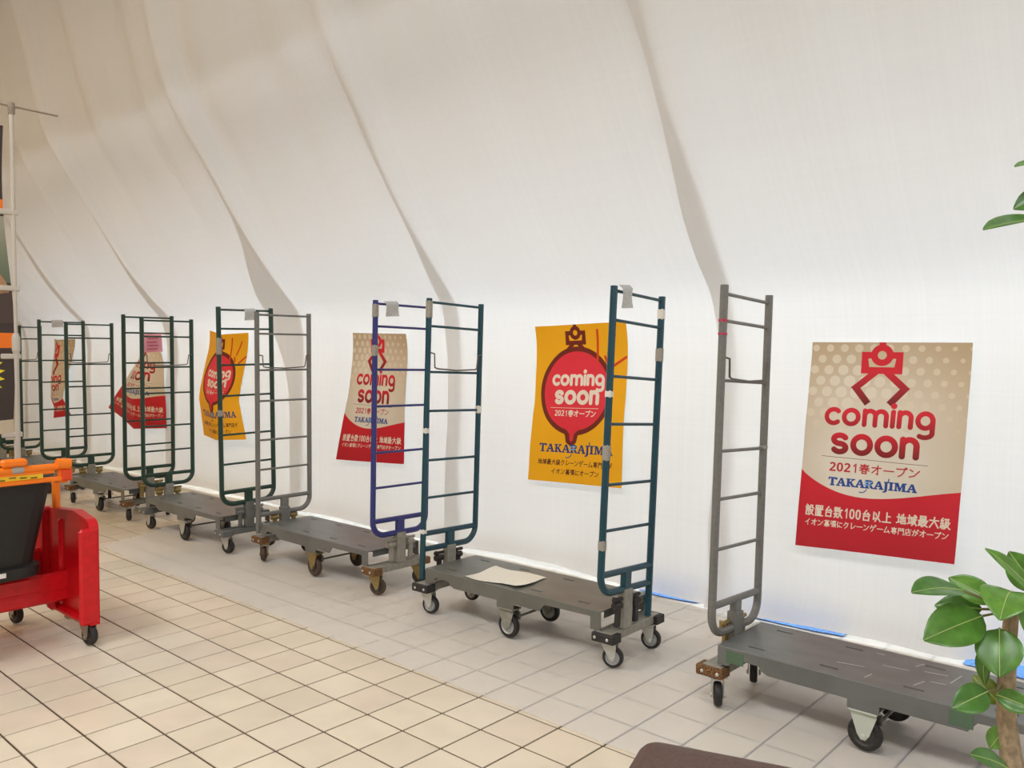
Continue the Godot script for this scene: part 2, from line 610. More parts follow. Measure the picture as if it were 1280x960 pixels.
func sheets() -> void:
	var cloth := mat("white_cloth", rgb(240, 239, 237), 0.9)
	weave(cloth)
	cloth.backlight_enabled = true
	cloth.backlight = Color(0.86, 0.86, 0.86)
	var says := ["white hanging sheet behind the nearest grey cart and the largest poster", "white hanging sheet behind the teal cart and the flat yellow poster", "white hanging sheet behind the cart with the blue gate",
		"white hanging sheet behind the folded yellow poster", "creased white sheet behind the far green-gated carts", "creased white sheet behind the narrow far poster", "far end sheet of the white hanging row, behind the banner pole"]
	for k in 7:
		var right: float = 5.95 if k == 0 else SEAMS[k - 1]
		var left: float = -16.95 if k == 6 else SEAMS[k]
		var g := []
		var ys := []
		for i in 71:
			ys.append(pow(i / 70.0, 1.0) * (ROOM_TOP - 0.002))
		var cols := 110 if k == 0 else 54
		for i in ys.size():
			var y: float = ys[i]
			var row := []
			var l: float = left - (overlap(k, y) if k < 6 else 0.0)
			var r: float = right + (0.012 * sin(y * 6.0 + k) if k > 0 else 0.0)
			for j in cols:
				var x := lerpf(l, r, float(j) / (cols - 1))
				var z := sheet_z(x, y)
				# the front sheet of each overlap hangs a little before the one behind it
				if k < 6:
					z += 0.022 * (1.0 - smoothstep(left, left + 0.5, x))
				var yy := y
				if i == 0:
					yy = (0.034 if k > 0 else 0.022) + 0.01 * sin(x * 3.0)
					if k == 0:
						yy += 0.05 * smoothstep(-1.05, -0.85, x)
				z += 0.09 * pow(maxf(0.0, 1.0 - y / 0.22), 2.0)
				row.append(Vector3(x, yy, z))
			g.append(row)
		var b := MB.new()
		b.grid(g, Vector3(0, 0, 1))
		var o := put("hanging_sheet", b.mesh(), cloth)
		tag(o, says[k], "sheet", "white sheets closing off the shop front")

func floor_cover() -> void:
	var film := mat("floor_film", rgb(246, 246, 246), 0.6)
	film.transparency = BaseMaterial3D.TRANSPARENCY_ALPHA
	film.albedo_color.a = 0.38
	var g := []
	for i in 41:
		var row := []
		for j in 121:
			var u := i / 40.0
			var z := lerpf(-2.497, -4.45, u)
			var lx := lerpf(-6.28, -7.2, u)
			var x := lerpf(lx, 1.6, j / 120.0)
			if i == 0:
				z += 0.012 * noise.get_noise_2d(x * 9.0, 3.0) - 0.03 * smoothstep(-5.6, -6.2, x)
			row.append(Vector3(x, 0.0035 + 0.003 * noise.get_noise_2d(x * 3.0, z * 3.0), z))
		g.append(row)
	var b := MB.new()
	b.grid(g, Vector3.UP)
	tag(put("floor_film", b.mesh(), film), "translucent white protective film laid over the floor tiles under the carts", "floor film")
	var blue := mat("blue_tarp", rgb(98, 160, 235), 0.55)
	grain(blue, 0.8, 0.03, Vector3.ONE * 3.0, 41)
	for e in [[-2.78, -2.38, "short blue tarp edge peeking out beside the teal cart"], [-2.28, -1.55, "blue tarp edge showing under the sheet behind the grey gate"], [-1.0, 0.6, "blue tarp corner beside the plant stem at the sheet's foot"]]:
		var q := []
		for i in 4:
			var row := []
			for j in 21:
				var t := j / 20.0
				var x: float = lerpf(e[0], e[1], t)
				var front := -4.23 - 0.03 * (1.0 - sin(PI * t)) + 0.012 * noise.get_noise_2d(x * 8.0, 1.0)
				var zz := lerpf(front, -4.42 if x < -1.2 else -4.85, i / 3.0)
				row.append(Vector3(x, 0.0085 + 0.002 * noise.get_noise_2d(x * 6.0, zz * 6.0), zz))
			q.append(row)
		var m := MB.new()
		m.grid(q, Vector3.UP)
		tag(put("blue_tarp", m.mesh(), blue), e[2], "tarp", "blue tarp under the sheet")

# ---------------------------------------------------------------- posters
func line_of(pr: Print, text: String, x0: float, x1: float, y: float, size: float, t: float) -> void:
	var bold := SystemFont.new()
	bold.font_names = PackedStringArray(["Droid Sans"])
	bold.font_weight = 700
	var widths := []
	var total := 0.0
	for c in text:
		var wd := 1.0 if PEN.has(c) else 0.62 if c != " " else 0.4
		widths.append(wd)
		total += wd
	var unit := (x1 - x0) / total
	var x := x0
	for i in text.length():
		var c := text[i]
		var wd: float = widths[i] * unit
		if PEN.has(c):
			pr.pen(PEN[c], Vector2(x + unit * 0.04, y), Vector2(unit * 0.92, size), t)
		elif c != " ":
			var narrow := wd * (0.45 if c == "1" else 0.86)
			pr.letters(c, bold, Vector2(x + (wd - narrow) * 0.5, y + size * 0.95), size * 0.9, narrow)
		x += wd

func ring(c: Vector2, r: Vector2, a0: float, a1: float) -> Array:
	var p := []
	for i in 25:
		var a := deg_to_rad(lerpf(a0, a1, i / 24.0))
		p.append(c + Vector2(cos(a), sin(a)) * r)
	return p

# round lower-case letters, u = half the x-height; returns the pen's next x
func round_letter(pr: Print, c: String, x: float, y: float, u: float, t: float) -> float:
	var r := u - t * 0.5
	var mid := Vector2(x + u, y + u)
	match c:
		"o":
			pr.stroke(ring(mid, Vector2(r * 0.98, r), 0, 360), t)
			return x + 2.0 * u
		"c":
			pr.stroke(ring(mid, Vector2(r, r), 50, 310), t)
			return x + 1.72 * u
		"i":
			pr.stroke([Vector2(x + t * 0.5, y + t * 0.5), Vector2(x + t * 0.5, y + 2 * u - t * 0.5)], t)
			pr.disc(Vector2(x + t * 0.5, y - t * 0.75), t * 0.62)
			return x + t
		"n", "m":
			var k := r * 0.74
			var xx := x + t * 0.5
			pr.stroke([Vector2(xx, y + t * 0.5), Vector2(xx, y + 2 * u - t * 0.5)], t)
			for i in (1 if c == "n" else 2):
				pr.stroke(ring(Vector2(xx + k, y + t * 0.5 + k), Vector2(k, k), 180, 360), t)
				pr.stroke([Vector2(xx + 2 * k, y + t * 0.5 + k), Vector2(xx + 2 * k, y + 2 * u - t * 0.5)], t)
				xx += 2 * k
			return xx + t * 0.5
		"g":
			pr.stroke(ring(mid, Vector2(r * 0.96, r), 0, 360), t)
			var xr := mid.x + r * 0.96
			pr.stroke([Vector2(xr, mid.y), Vector2(xr, y + 2.25 * u)], t)
			pr.stroke(ring(Vector2(mid.x, y + 2.25 * u), Vector2(r * 0.96, r * 0.62), 0, 130), t)
			return xr + t * 0.5
		"s":
			var q := r * 0.5
			var top := ring(Vector2(x + u * 0.85, y + t * 0.5 + q), Vector2(r * 0.72, q), 330, 90)
			var low := ring(Vector2(x + u * 0.85, y + 2 * u - t * 0.5 - q), Vector2(r * 0.72, q), 270, 510)
			pr.stroke(top, t)
			pr.stroke(low, t)
			return x + 1.68 * u
	return x

func round_word(pr: Print, s: String, x: float, y: float, u: float, t: float, gap: float) -> void:
	for c in s:
		x = round_letter(pr, c, x, y, u, t) + gap

func claw(pr: Print, cx: float, s: float, ground: Color) -> void:
	var P := func(x: float, y: float) -> Vector2: return Vector2(cx + x * s, y * s)
	pr.stroke([P.call(0, 0), P.call(0, 40)], 40 * s, false)
	pr.fill(PackedVector2Array([P.call(-125, 62), P.call(125, 62), P.call(125, 200), P.call(-125, 200)]))
	for k in [-1.0, 1.0]:
		pr.stroke([P.call(k * 42, 196), P.call(k * 148, 292), P.call(k * 78, 376)], 42 * s, false)
	var a := pr.top
	var b := pr.low
	var range_ := Vector2(pr.y0, pr.y1)
	pr.ink(ground)
	pr.fill(PackedVector2Array([P.call(-84, 104), P.call(84, 104), P.call(76, 158), P.call(-76, 158)]))
	pr.ink(a)
	pr.disc(P.call(0, 82), 68 * s)
	pr.ink(ground)
	pr.disc(P.call(0, 82), 27 * s)
	pr.ink(a, b, range_.x, range_.y)

func brand(pr: Print, x: float, y: float, wide: float, high: float, c: Color) -> void:
	var f := SystemFont.new()
	f.font_names = PackedStringArray(["Droid Serif"])
	f.font_weight = 700
	var edge := Color(0.9, 0.88, 0.84)
	for pass_ in 1:
		pr.ink(c)
		for k in [Vector2(-2, 0), Vector2(2, 0), Vector2(0, -2), Vector2(0, 2)]:
			pr.letters("TAKARAJIMA", f, Vector2(x, y + high) + k, high, wide)
		pr.stroke([Vector2(x + wide * 0.01, y + high * 0.02), Vector2(x + wide * 0.1, y + high * 0.08)], high * 0.12)
		pr.stroke(ring(Vector2(x + wide * 0.39, y + high * 0.72), Vector2(wide * 0.06, high * 0.5), 20, 110), high * 0.09)
		pr.stroke([Vector2(x + wide * 0.69, y - high * 0.3), Vector2(x + wide * 0.685, y - high * 0.05)], high * 0.1)
	pr.ink(rgb(120, 175, 225))
	pr.stroke([Vector2(x + wide * 0.42, y + high * 0.2), Vector2(x + wide * 0.5, y + high * 0.16)], high * 0.12)
	pr.stroke([Vector2(x + wide * 0.42, y + high * 0.45), Vector2(x + wide * 0.5, y + high * 0.42)], high * 0.12)

func tan_print() -> ImageTexture:
	var W := 1000
	var H := 1410
	var pr := Print.new(W, H, rgb(203, 178, 143))
	# printed ground: pale towards the middle, with a field of round dots
	for i in 60:
		var t := i / 59.0
		pr.ink(rgb(190, 160, 120).lerp(rgb(234, 224, 206), t))
		pr.disc(Vector2(450, 800), lerpf(1150, 300, t))
	for iy in 12:
		for ix in 12:
			var p := Vector2(30 + ix * 97 + (48 if iy % 2 else 0), 40 + iy * 74)
			var far := ((p - Vector2(330, 330)) * Vector2(0.8, 1.0)).length()
			if p.y > 560.0 or (p.y > 380.0 and p.x > 330.0 and p.x < 640.0):
				continue
			var r := clampf(42.0 - far * 0.05, 6.0, 39.0)
			pr.ink(rgb(238, 227, 208).lerp(rgb(222, 205, 176), clampf(far / 620.0, 0.0, 1.0)))
			pr.disc(p, r)
	var red := rgb(222, 32, 50)
	var deep := rgb(128, 22, 28)
	pr.ink(red, deep, 200, 400)
	claw(pr, 470, 1.04, rgb(214, 196, 166))
	pr.ink(red, rgb(150, 24, 32), 470, 640)
	round_word(pr, "coming", 128, 440, 62, 31, 9)
	pr.ink(red, deep, 620, 760)
	round_word(pr, "soon", 180, 610, 75, 38, 6)
	pr.ink(rgb(150, 120, 100))
	pr.stroke([Vector2(130, 778), Vector2(800, 790)], 4)
	pr.ink(rgb(196, 40, 52))
	line_of(pr, "2021春オープン", 185, 765, 812, 68, 8)
	brand(pr, 190, 920, 560, 70, rgb(30, 72, 150))
	pr.ink(rgb(222, 26, 46), rgb(194, 22, 40), 900, 1400)
	var wave := PackedVector2Array()
	for i in 41:
		var u := i / 40.0
		wave.append(Vector2(u * W, 880 + 165 * sin(PI * pow(u, 0.86)) * (0.55 + 0.45 * (1.0 - u)) + 66 * u))
	wave.append(Vector2(W, H)); wave.append(Vector2(0, H))
	pr.fill(wave)
	pr.ink(rgb(238, 224, 204))
	line_of(pr, "設置台数100台以上 地域最大級", 48, 960, 1118, 76, 9)
	line_of(pr, "イオン幕張にクレーンゲーム専門店がオープン", 52, 955, 1214, 46, 5.5)
	return ImageTexture.create_from_image(pr.im)

func yellow_print() -> ImageTexture:
	var W := 1000
	var H := 1410
	var pr := Print.new(W, H, rgb(255, 184, 16))
	var brown := rgb(120, 38, 24)
	pr.ink(brown)
	claw(pr, 455, 0.9, rgb(255, 184, 16))
	pr.disc(Vector2(465, 590), 395)
	pr.fill(PackedVector2Array([Vector2(300, 900), Vector2(380, 985), Vector2(395, 1050), Vector2(450, 1085), Vector2(505, 1050), Vector2(520, 985), Vector2(630, 900)]))
	pr.ink(rgb(240, 52, 68))
	pr.disc(Vector2(465, 590), 352)
	pr.fill(PackedVector2Array([Vector2(370, 910), Vector2(425, 970), Vector2(435, 1030), Vector2(450, 1045), Vector2(468, 1030), Vector2(480, 970), Vector2(560, 910)]))
	pr.ink(rgb(228, 70, 22))
	for q in [[700, 60, 690, 330], [880, 110, 800, 260], [985, 300, 860, 370], [770, 290, 790, 340]]:
		pr.stroke([Vector2(q[0], q[1]), Vector2(q[2], q[3])], 24)
	pr.ink(rgb(248, 234, 216))
	round_word(pr, "coming", 195, 440, 53, 30, 3)
	round_word(pr, "soon", 235, 580, 66, 38, 2)
	pr.stroke([Vector2(200, 742), Vector2(725, 742)], 4)
	line_of(pr, "2021春オープン", 250, 705, 760, 58, 8)
	brand(pr, 110, 1068, 790, 96, rgb(42, 62, 128))
	pr.ink(rgb(92, 40, 30))
	line_of(pr, "地域最大級クレーンゲーム専門店が", 100, 900, 1206, 52, 6)
	line_of(pr, "イオン幕張にオープン", 250, 770, 1288, 50, 6)
	return ImageTexture.create_from_image(pr.im)

# corners and bends as rows of (x, y, offset from the sheet); smooth between them
func bent_poster(rows: Array, paper: Material, label: String) -> void:
	var g := []
	var nu := 25
	var nv := 33
	for i in nv:
		var fv: float = float(i) / (nv - 1) * (rows.size() - 1)
		var r0 := mini(int(fv), rows.size() - 2)
		var out := []
		for j in nu:
			var fu: float = float(j) / (nu - 1) * (rows[0].size() - 1)
			var c0 := mini(int(fu), rows[0].size() - 2)
			var tu: float = fu - c0
			var tv := fv - r0
			var a: Vector3 = rows[r0][c0].lerp(rows[r0][c0 + 1], tu)
			var b: Vector3 = rows[r0 + 1][c0].lerp(rows[r0 + 1][c0 + 1], tu)
			var p := a.lerp(b, tv)
			out.append(Vector3(p.x, p.y, sheet_z(p.x, p.y) + 0.03 + p.z))
		g.append(out)
	# soften the bends
	for pass_ in 3:
		var h := g.duplicate(true)
		for i in range(1, nv - 1):
			for j in range(1, nu - 1):
				h[i][j] = (g[i][j] * 2.0 + g[i - 1][j] + g[i + 1][j] + g[i][j - 1] + g[i][j + 1]) / 6.0
		g = h
	var m := MB.new()
	m.grid(g, Vector3(0, 0, 1))
	# back of the paper
	var bk := g.duplicate(true)
	for r in bk:
		for j in r.size():
			r[j] -= Vector3(0, 0, 0.001)
	var o := put("poster", m.mesh(), paper)
	var back := MB.new()
	back.grid(bk, Vector3(0, 0, -1))
	put("backing_paper", back.mesh(), mat("poster_back", rgb(235, 233, 228), 0.7), o)
	tag(o, label, "poster", "posters along the sheet")

func posters() -> void:
	var tan_paper := mat("tan_poster", Color.WHITE, 0.5)
	tan_paper.albedo_texture = tan_print()
	var yellow_paper := mat("yellow_poster", Color.WHITE, 0.5)
	yellow_paper.albedo_texture = yellow_print()
	var V := func(x: float, y: float, z := 0.0) -> Vector3: return Vector3(x, y, z)
	bent_poster([[V.call(-1.765, 1.505), V.call(-1.01, 1.50)], [V.call(-1.79, 0.97), V.call(-1.03, 0.97)], [V.call(-1.80, 0.44, 0.05), V.call(-1.045, 0.465, 0.05)]], tan_paper, "large flat red and tan coming soon poster beside the nearest grey gate")
	bent_poster([[V.call(-3.655, 1.615), V.call(-2.915, 1.635)], [V.call(-3.665, 1.1), V.call(-2.92, 1.12)], [V.call(-3.69, 0.58, 0.03), V.call(-2.915, 0.61, 0.03)]], yellow_paper, "flat yellow coming soon poster with red bubble behind the teal gate")
	bent_poster([[V.call(-5.64, 1.595), V.call(-4.955, 1.58)], [V.call(-5.7, 1.06), V.call(-4.96, 1.06)], [V.call(-5.80, 0.53, 0.04), V.call(-4.965, 0.565, 0.02)]], tan_paper, "red and tan coming soon poster behind the blue gate")
	bent_poster([[V.call(-8.0, 1.645), V.call(-7.66, 1.6, 0.08), V.call(-7.28, 1.615)], [V.call(-8.12, 1.25), V.call(-7.75, 1.2, 0.1), V.call(-7.38, 1.25)], [V.call(-8.1, 0.95, 0.06), V.call(-7.75, 0.93, 0.12), V.call(-7.47, 0.95, 0.0)], [V.call(-8.02, 0.58, 0.04), V.call(-7.65, 0.56, 0.12), V.call(-7.27, 0.585, 0.05)]], yellow_paper, "folded yellow poster seen through the dark green gate")
	bent_poster([[V.call(-9.52, 1.6, 0.0), V.call(-9.4, 1.63, 0.1), V.call(-9.22, 1.6, 0.02)], [V.call(-9.75, 1.32, 0.0), V.call(-9.35, 1.3, 0.14), V.call(-9.02, 1.28, 0.02)], [V.call(-10.15, 0.98, 0.0), V.call(-9.55, 0.98, 0.12), V.call(-8.92, 0.95, 0.03)], [V.call(-10.46, 0.74, 0.0), V.call(-9.6, 0.54, 0.08), V.call(-8.89, 0.59, 0.02)]], tan_paper, "crumpled tan and red poster bunched narrow at the top")
	bent_poster([[V.call(-12.2, 1.59), V.call(-11.85, 1.57, 0.1), V.call(-11.45, 1.58)], [V.call(-12.35, 1.1, 0.0), V.call(-11.95, 1.05, 0.14), V.call(-11.6, 1.1, 0.04)], [V.call(-12.36, 0.8, 0.0), V.call(-11.95, 0.78, 0.1), V.call(-11.72, 0.8, 0.06)], [V.call(-12.2, 0.56, 0.0), V.call(-11.85, 0.54, 0.14), V.call(-11.56, 0.58, 0.0)]], tan_paper, "narrow creased tan and red poster behind the far green gates")
	bent_poster([[V.call(-14.9, 1.5), V.call(-14.15, 1.5)], [V.call(-14.9, 0.5), V.call(-14.15, 0.5)]], tan_paper, "sliver of a far red and tan poster beside the banner pole")

# ---------------------------------------------------------------- carts
func shape(key: String, make: Callable) -> Mesh:
	if not shapes.has(key):
		var b := MB.new()
		make.call(b)
		shapes[key] = b.mesh()
	return shapes[key]

func tire_shape(b: MB, r: float, hw: float, rh: float) -> void:
	var p := [Vector2(rh, -hw * 0.92)]
	for i in 9:
		var a := -PI / 2 + PI * i / 8.0
		p.append(Vector2(r - hw * 0.55 + hw * 0.55 * cos(a), hw * sin(a)))
	p.append(Vector2(rh, hw * 0.92))
	b.lathe(Vector3.ZERO, p, Vector3(0, 0, 1), 28)

func caster(cart: Node3D, at: Vector3, turn: float, big: bool, fork_m: Material, hub_m: Material, tire_m: Material) -> void:
	var c := part("caster", cart, at)
	c.rotation.y = turn
	var r := 0.0625 if big else 0.05
	var trail := 0.0 if big else 0.018
	var top := 0.157 if big else 0.128
	var k := "big" if big else "small"
	put("fork", shape("fork_" + k, func(b: MB):
		var o := PackedVector2Array([Vector2(-0.045, 0), Vector2(0.045, 0), Vector2(0.045, -0.02), Vector2(0.022, r - top + 0.006), Vector2(0.008, r - top - 0.014), Vector2(-0.008, r - top - 0.014), Vector2(-0.022, r - top + 0.006), Vector2(-0.045, -0.02)])
		if not big:
			for i in o.size():
				o[i] = Vector2(o[i].x * 0.72 + trail * clampf(-o[i].y / (top - r), 0.0, 1.0), o[i].y)
		for s in [-1.0, 1.0]:
			b.prism(o, s * 0.021, s * 0.0245)
			b.lathe(Vector3(trail, r - top, s * 0.0245), [Vector2(0.011, 0.0), Vector2(0.011, 0.005), Vector2(0.007, 0.007), Vector2(0, 0.007)], Vector3(0, 0, s), 10)
		b.box(Vector3(0, -0.002, 0), Vector3(0.1 if big else 0.075, 0.006, 0.075), 0.001)
		if not big:
			b.lathe(Vector3(0, -0.004, 0), [Vector2(0.026, -0.012), Vector2(0.028, 0.0)], Vector3.UP, 14)), fork_m, c, Vector3(0, top, 0))
	put("tire", shape("tire_" + k, func(b: MB): tire_shape(b, r, 0.016, r * 0.68)), tire_m, c, Vector3(trail, r + 0.004, 0))
	put("hub", shape("hub_" + k, func(b: MB):
		b.lathe(Vector3.ZERO, [Vector2(0, -0.016), Vector2(r * 0.2, -0.016), Vector2(r * 0.26, -0.008), Vector2(r * 0.58, -0.008), Vector2(r * 0.69, -0.014), Vector2(r * 0.69, 0.014), Vector2(r * 0.58, 0.008), Vector2(r * 0.26, 0.008), Vector2(r * 0.2, 0.016), Vector2(0, 0.016)], Vector3(0, 0, 1), 20)), hub_m, c, Vector3(trail, r + 0.004, 0))

const RUNGS := [1.70, 1.57, 1.32, 1.107, 0.837, 0.632]

# side: -1 left end, 1 right end of the cart; the gate stands across the cart
func gate(cart: Node3D, side: float, lx: float, m: Material, d: Dictionary) -> void:
	var base := 0.174
	var g := part("gate", cart, Vector3(lx, base, d.get("dz", 0.0)))
	g.rotation.x = d.get("lean", 0.0)
	g.rotation.z = d.get("tip", 0.0)
	g.scale.y = d.get("tall", 1.0)
	if d.has("label"):
		g.set_meta("label", d.label)
	var hw := 0.207
	var low: float = d.get("low", 0.352) - base
	var brace: float = d.get("brace", 0.437)
	var r := 0.085
	for s in [1.0, -1.0]:
		var straight: bool = d.get("near_straight", false) if s > 0.0 else d.get("far_straight", false)
		put("post", shape("post_%s_%s_%s" % [straight, s, low], func(b: MB):
			var p := [Vector3(0, 1.72 - base, s * hw)]
			if straight:
				p.append(Vector3(0, 0.02, s * hw))
				b.tube(p, 0.0155, 8, true, -1.0, Vector3.RIGHT)
				b.tube([Vector3(0, low, s * (hw - 0.01)), Vector3(0, low, 0)], 0.014, 8, true, -1.0, Vector3.RIGHT)
			else:
				for i in 9:
					var a := PI / 2 * i / 8.0
					p.append(Vector3(0, low + r - r * sin(a), s * (hw - r + r * cos(a))))
				p.append(Vector3(0, low, 0))
				b.tube(p, 0.0155, 8, true, -1.0, Vector3.RIGHT)), m, g)
	var heights: Array = d.get("rungs", RUNGS)
	for y in heights:
		put("rung", shape("rung", func(b: MB): b.tube([Vector3(0, 0, hw), Vector3(0, 0, -hw)], 0.0075, 8)), m, g, Vector3(0, y - base, 0))
	put("brace", shape("brace", func(b: MB): b.tube([Vector3(0, 0, hw), Vector3(0, 0, -hw)], 0.0135, 8, true, -1.0, Vector3.UP)), m, g, Vector3(0, brace - base, 0))
	put("stub", shape("stub_%s_%s" % [d.get("stub", 0.12), brace], func(b: MB): b.box(Vector3(0, (brace + base + d.get("stub", 0.12)) * 0.5 - base, 0), Vector3(0.03, brace - base - d.get("stub", 0.12), 0.055), 0.004)), m, g)
	put("socket", shape("socket", func(b: MB): b.box(Vector3(0, 0.09, 0), Vector3(0.046, 0.18, 0.066), 0.004)), d.socket, g)
	if d.get("latch", false):
		put("latch_wire", shape("latch", func(b: MB): b.tube([Vector3(0.012, 1.425, hw - 0.005), Vector3(0.02, 1.42, hw - 0.03), Vector3(0.02, 1.345, hw - 0.035), Vector3(0.02, 1.338, hw - 0.06), Vector3(0.02, 1.332, 0.0), Vector3(0.02, 1.34, -hw + 0.055), Vector3(0.02, 1.35, -hw + 0.045), Vector3(0.02, 1.42, -hw + 0.035), Vector3(0.012, 1.425, -hw + 0.005)], 0.0045, 6)), mat("wire", rgb(110, 106, 98), 0.45, 0.6), g, Vector3(0, -base, 0))
	# the hinge clamps beside the stub
	for s in [1.0, -1.0]:
		put("hinge_clamp", shape("clamp", func(b: MB):
			b.tube([Vector3(0, 0.0, 0.026), Vector3(0, 0.0, -0.026)], 0.017, 10)
			b.tube([Vector3(0, 0.028, 0.034), Vector3(0, 0.028, -0.034)], 0.009, 8)
			b.box(Vector3(0.004, -0.05, 0), Vector3(0.02, 0.09, 0.03), 0.004)
			b.box(Vector3(-0.004, 0.012, 0.012), Vector3(0.03, 0.05, 0.008), 0.002)), d.clamp, g, Vector3(0.008 * side, 0.112, s * 0.075))
	for q in d.get("stickers", []):
		put("sticker", shape("sticker_%s" % q[2], func(b: MB): b.box(Vector3.ZERO, Vector3(0.0322, q[2], 0.0322), 0.0055)), q[3] if q.size() > 3 else mat("sticker", rgb(226, 222, 212), 0.6), g, Vector3(0, q[1] - base, q[0] * hw))

func cart_at(x: float, label: String, d: Dictionary) -> void:
	var z: float = d.get("z", -3.25)
	var c := thing("roll_cart", Vector3(x, 0.0035, z), label, "cart", "long grey roll carts parked in a row")
	c.rotation.y = d.get("yaw", 0.0)
	var dm: Material = d.deck
	var lo: float = d.get("skirt_end", 0.26)
	# deck: slotted top plate with folded edges, deeper at the middle over the large wheels
	var slots := [-0.44, -0.15, 0.15, 0.44]
	var deck := put("deck", shape("deck_%s" % lo, func(b: MB):
		var y1 := 0.262
		var th := 0.006
		var bands := [[-0.196, -0.139, false], [-0.139, -0.125, true], [-0.125, 0.125, false], [0.125, 0.139, true], [0.139, 0.196, false]]
		for q in bands:
			if not q[2]:
				b.box(Vector3(0.0025, y1 - th * 0.5, (q[0] + q[1]) * 0.5), Vector3(1.155, th, q[1] - q[0]))
			else:
				var from := -0.575
				for s in slots + [0.58 + 0.035]:
					var to: float = s - 0.035
					b.box(Vector3((from + to) * 0.5, y1 - th * 0.5, (q[0] + q[1]) * 0.5), Vector3(to - from, th, q[1] - q[0]))
					from = s + 0.035
		var o := PackedVector2Array([Vector2(-0.575, 0.258), Vector2(0.58, 0.258), Vector2(0.58, 0.172), Vector2(0.522, 0.172), Vector2(0.522, 0.231), Vector2(lo + 0.03, 0.227), Vector2(lo, 0.19),
			Vector2(0.056, 0.19), Vector2(0.056, 0.158), Vector2(-0.056, 0.158), Vector2(-0.056, 0.19), Vector2(-0.36, 0.19), Vector2(-0.385, 0.2), Vector2(-0.4, 0.218), Vector2(-0.5, 0.221), Vector2(-0.53, 0.186), Vector2(-0.575, 0.186)])
		for s in [-1.0, 1.0]:
			b.prism(o, s * 0.196, s * 0.2)
			b.poly([Vector3(-0.575, 0.262, s * 0.196), Vector3(0.58, 0.262, s * 0.196), Vector3(0.58, 0.258, s * 0.2), Vector3(-0.575, 0.258, s * 0.2)], Vector3(0, 1, s))
		b.box(Vector3(-0.573, 0.222, 0), Vector3(0.004, 0.076, 0.392))
		b.box(Vector3(0.565, 0.238, -0.02), Vector3(0.004, 0.04, 0.34))
		for s in [-0.06, 0.06]:
			b.box(Vector3(0, 0.235, s), Vector3(1.12, 0.035, 0.03))), dm, c)
	for s in [-1.0, 1.0]:
		var bar := put("crossbar", shape("crossbar", func(b: MB):
			b.box(Vector3(0, 0.153, 0), Vector3(0.088, 0.04, 0.42), 0.003)), d.get("bar", dm), c, Vector3(s * 0.6 + (0.0 if s > 0 else 0.004), 0, 0))
		for e in [-1.0, 1.0]:
			var pad := put("bumper", shape("bumper", func(b: MB):
				b.box(Vector3(0, 0.15, 0), Vector3(0.12, 0.042, 0.07), 0.004)
				b.box(Vector3(0, 0.15, 0.034), Vector3(0.112, 0.03, 0.006), 0.002)), d.get("pad", mat("black_rubber")), bar, Vector3(0.005 * s, 0, e * 0.19))
			pad.rotation.y = 0.0 if e > 0 else PI
			for k in [-0.034, 0.034]:
				put("bolt", shape("bolt", func(b: MB): b.lathe(Vector3.ZERO, [Vector2(0.0075, 0), Vector2(0.0075, 0.003), Vector2(0.005, 0.005), Vector2(0, 0.005)], Vector3(0, 0, 1), 8)), mat("bolt"), bar, Vector3(k, 0.15, e * 0.227)).rotation.y = 0.0 if e > 0 else PI
	var turns: Array = d.get("turns", [0.5, 0.3, -0.4, 0.2])
	var i := 0
	for p in [Vector2(-0.592, 0.165), Vector2(-0.592, -0.165), Vector2(0.605, 0.165), Vector2(0.605, -0.165)]:
		caster(c, Vector3(p.x, 0, p.y), turns[i], false, d.fork, d.hub, d.get("tire", mat("tire")))
		i += 1
	for s in [1.0, -1.0]:
		caster(c, Vector3(0, 0, s * 0.166), 0.0 if s > 0 else PI, true, d.get("plate", d.fork), d.get("big_hub", d.hub), d.get("tire", mat("tire")))
	put("axle_rod", shape("axle_rod", func(b: MB):
		b.tube([Vector3(0.045, 0.115, 0.15), Vector3(0.045, 0.115, -0.15)], 0.006, 8)
		b.box(Vector3(0.035, 0.118, 0.14), Vector3(0.03, 0.04, 0.012), 0.002)
		b.box(Vector3(0.035, 0.118, -0.14), Vector3(0.03, 0.04, 0.012), 0.002)), mat("wire"), c)
	gate(c, -1.0, -0.6 + d.left.get("dx", 0.0), d.left.paint, d.left)
	gate(c, 1.0, 0.63 + d.right.get("dx", 0.0), d.right.paint, d.right)
	if d.has("scuffs"):
		for q in d.scuffs:
			var sm := put("scuff_mark", slab(Vector3.ZERO, Vector3(q[2], 0.0008, 0.004)), mat("scuff", rgb(176, 178, 174), 0.6), deck, Vector3(q[0], 0.2624, q[1]))
			sm.rotation.y = q[3]
	if d.has("patch"):
		for px in d.patch:
			put("patch", slab(Vector3(px, 0.225, 0.2005), Vector3(0.075, 0.05, 0.003), 0.001), mat("green_patch", rgb(84, 108, 84), 0.6), c)

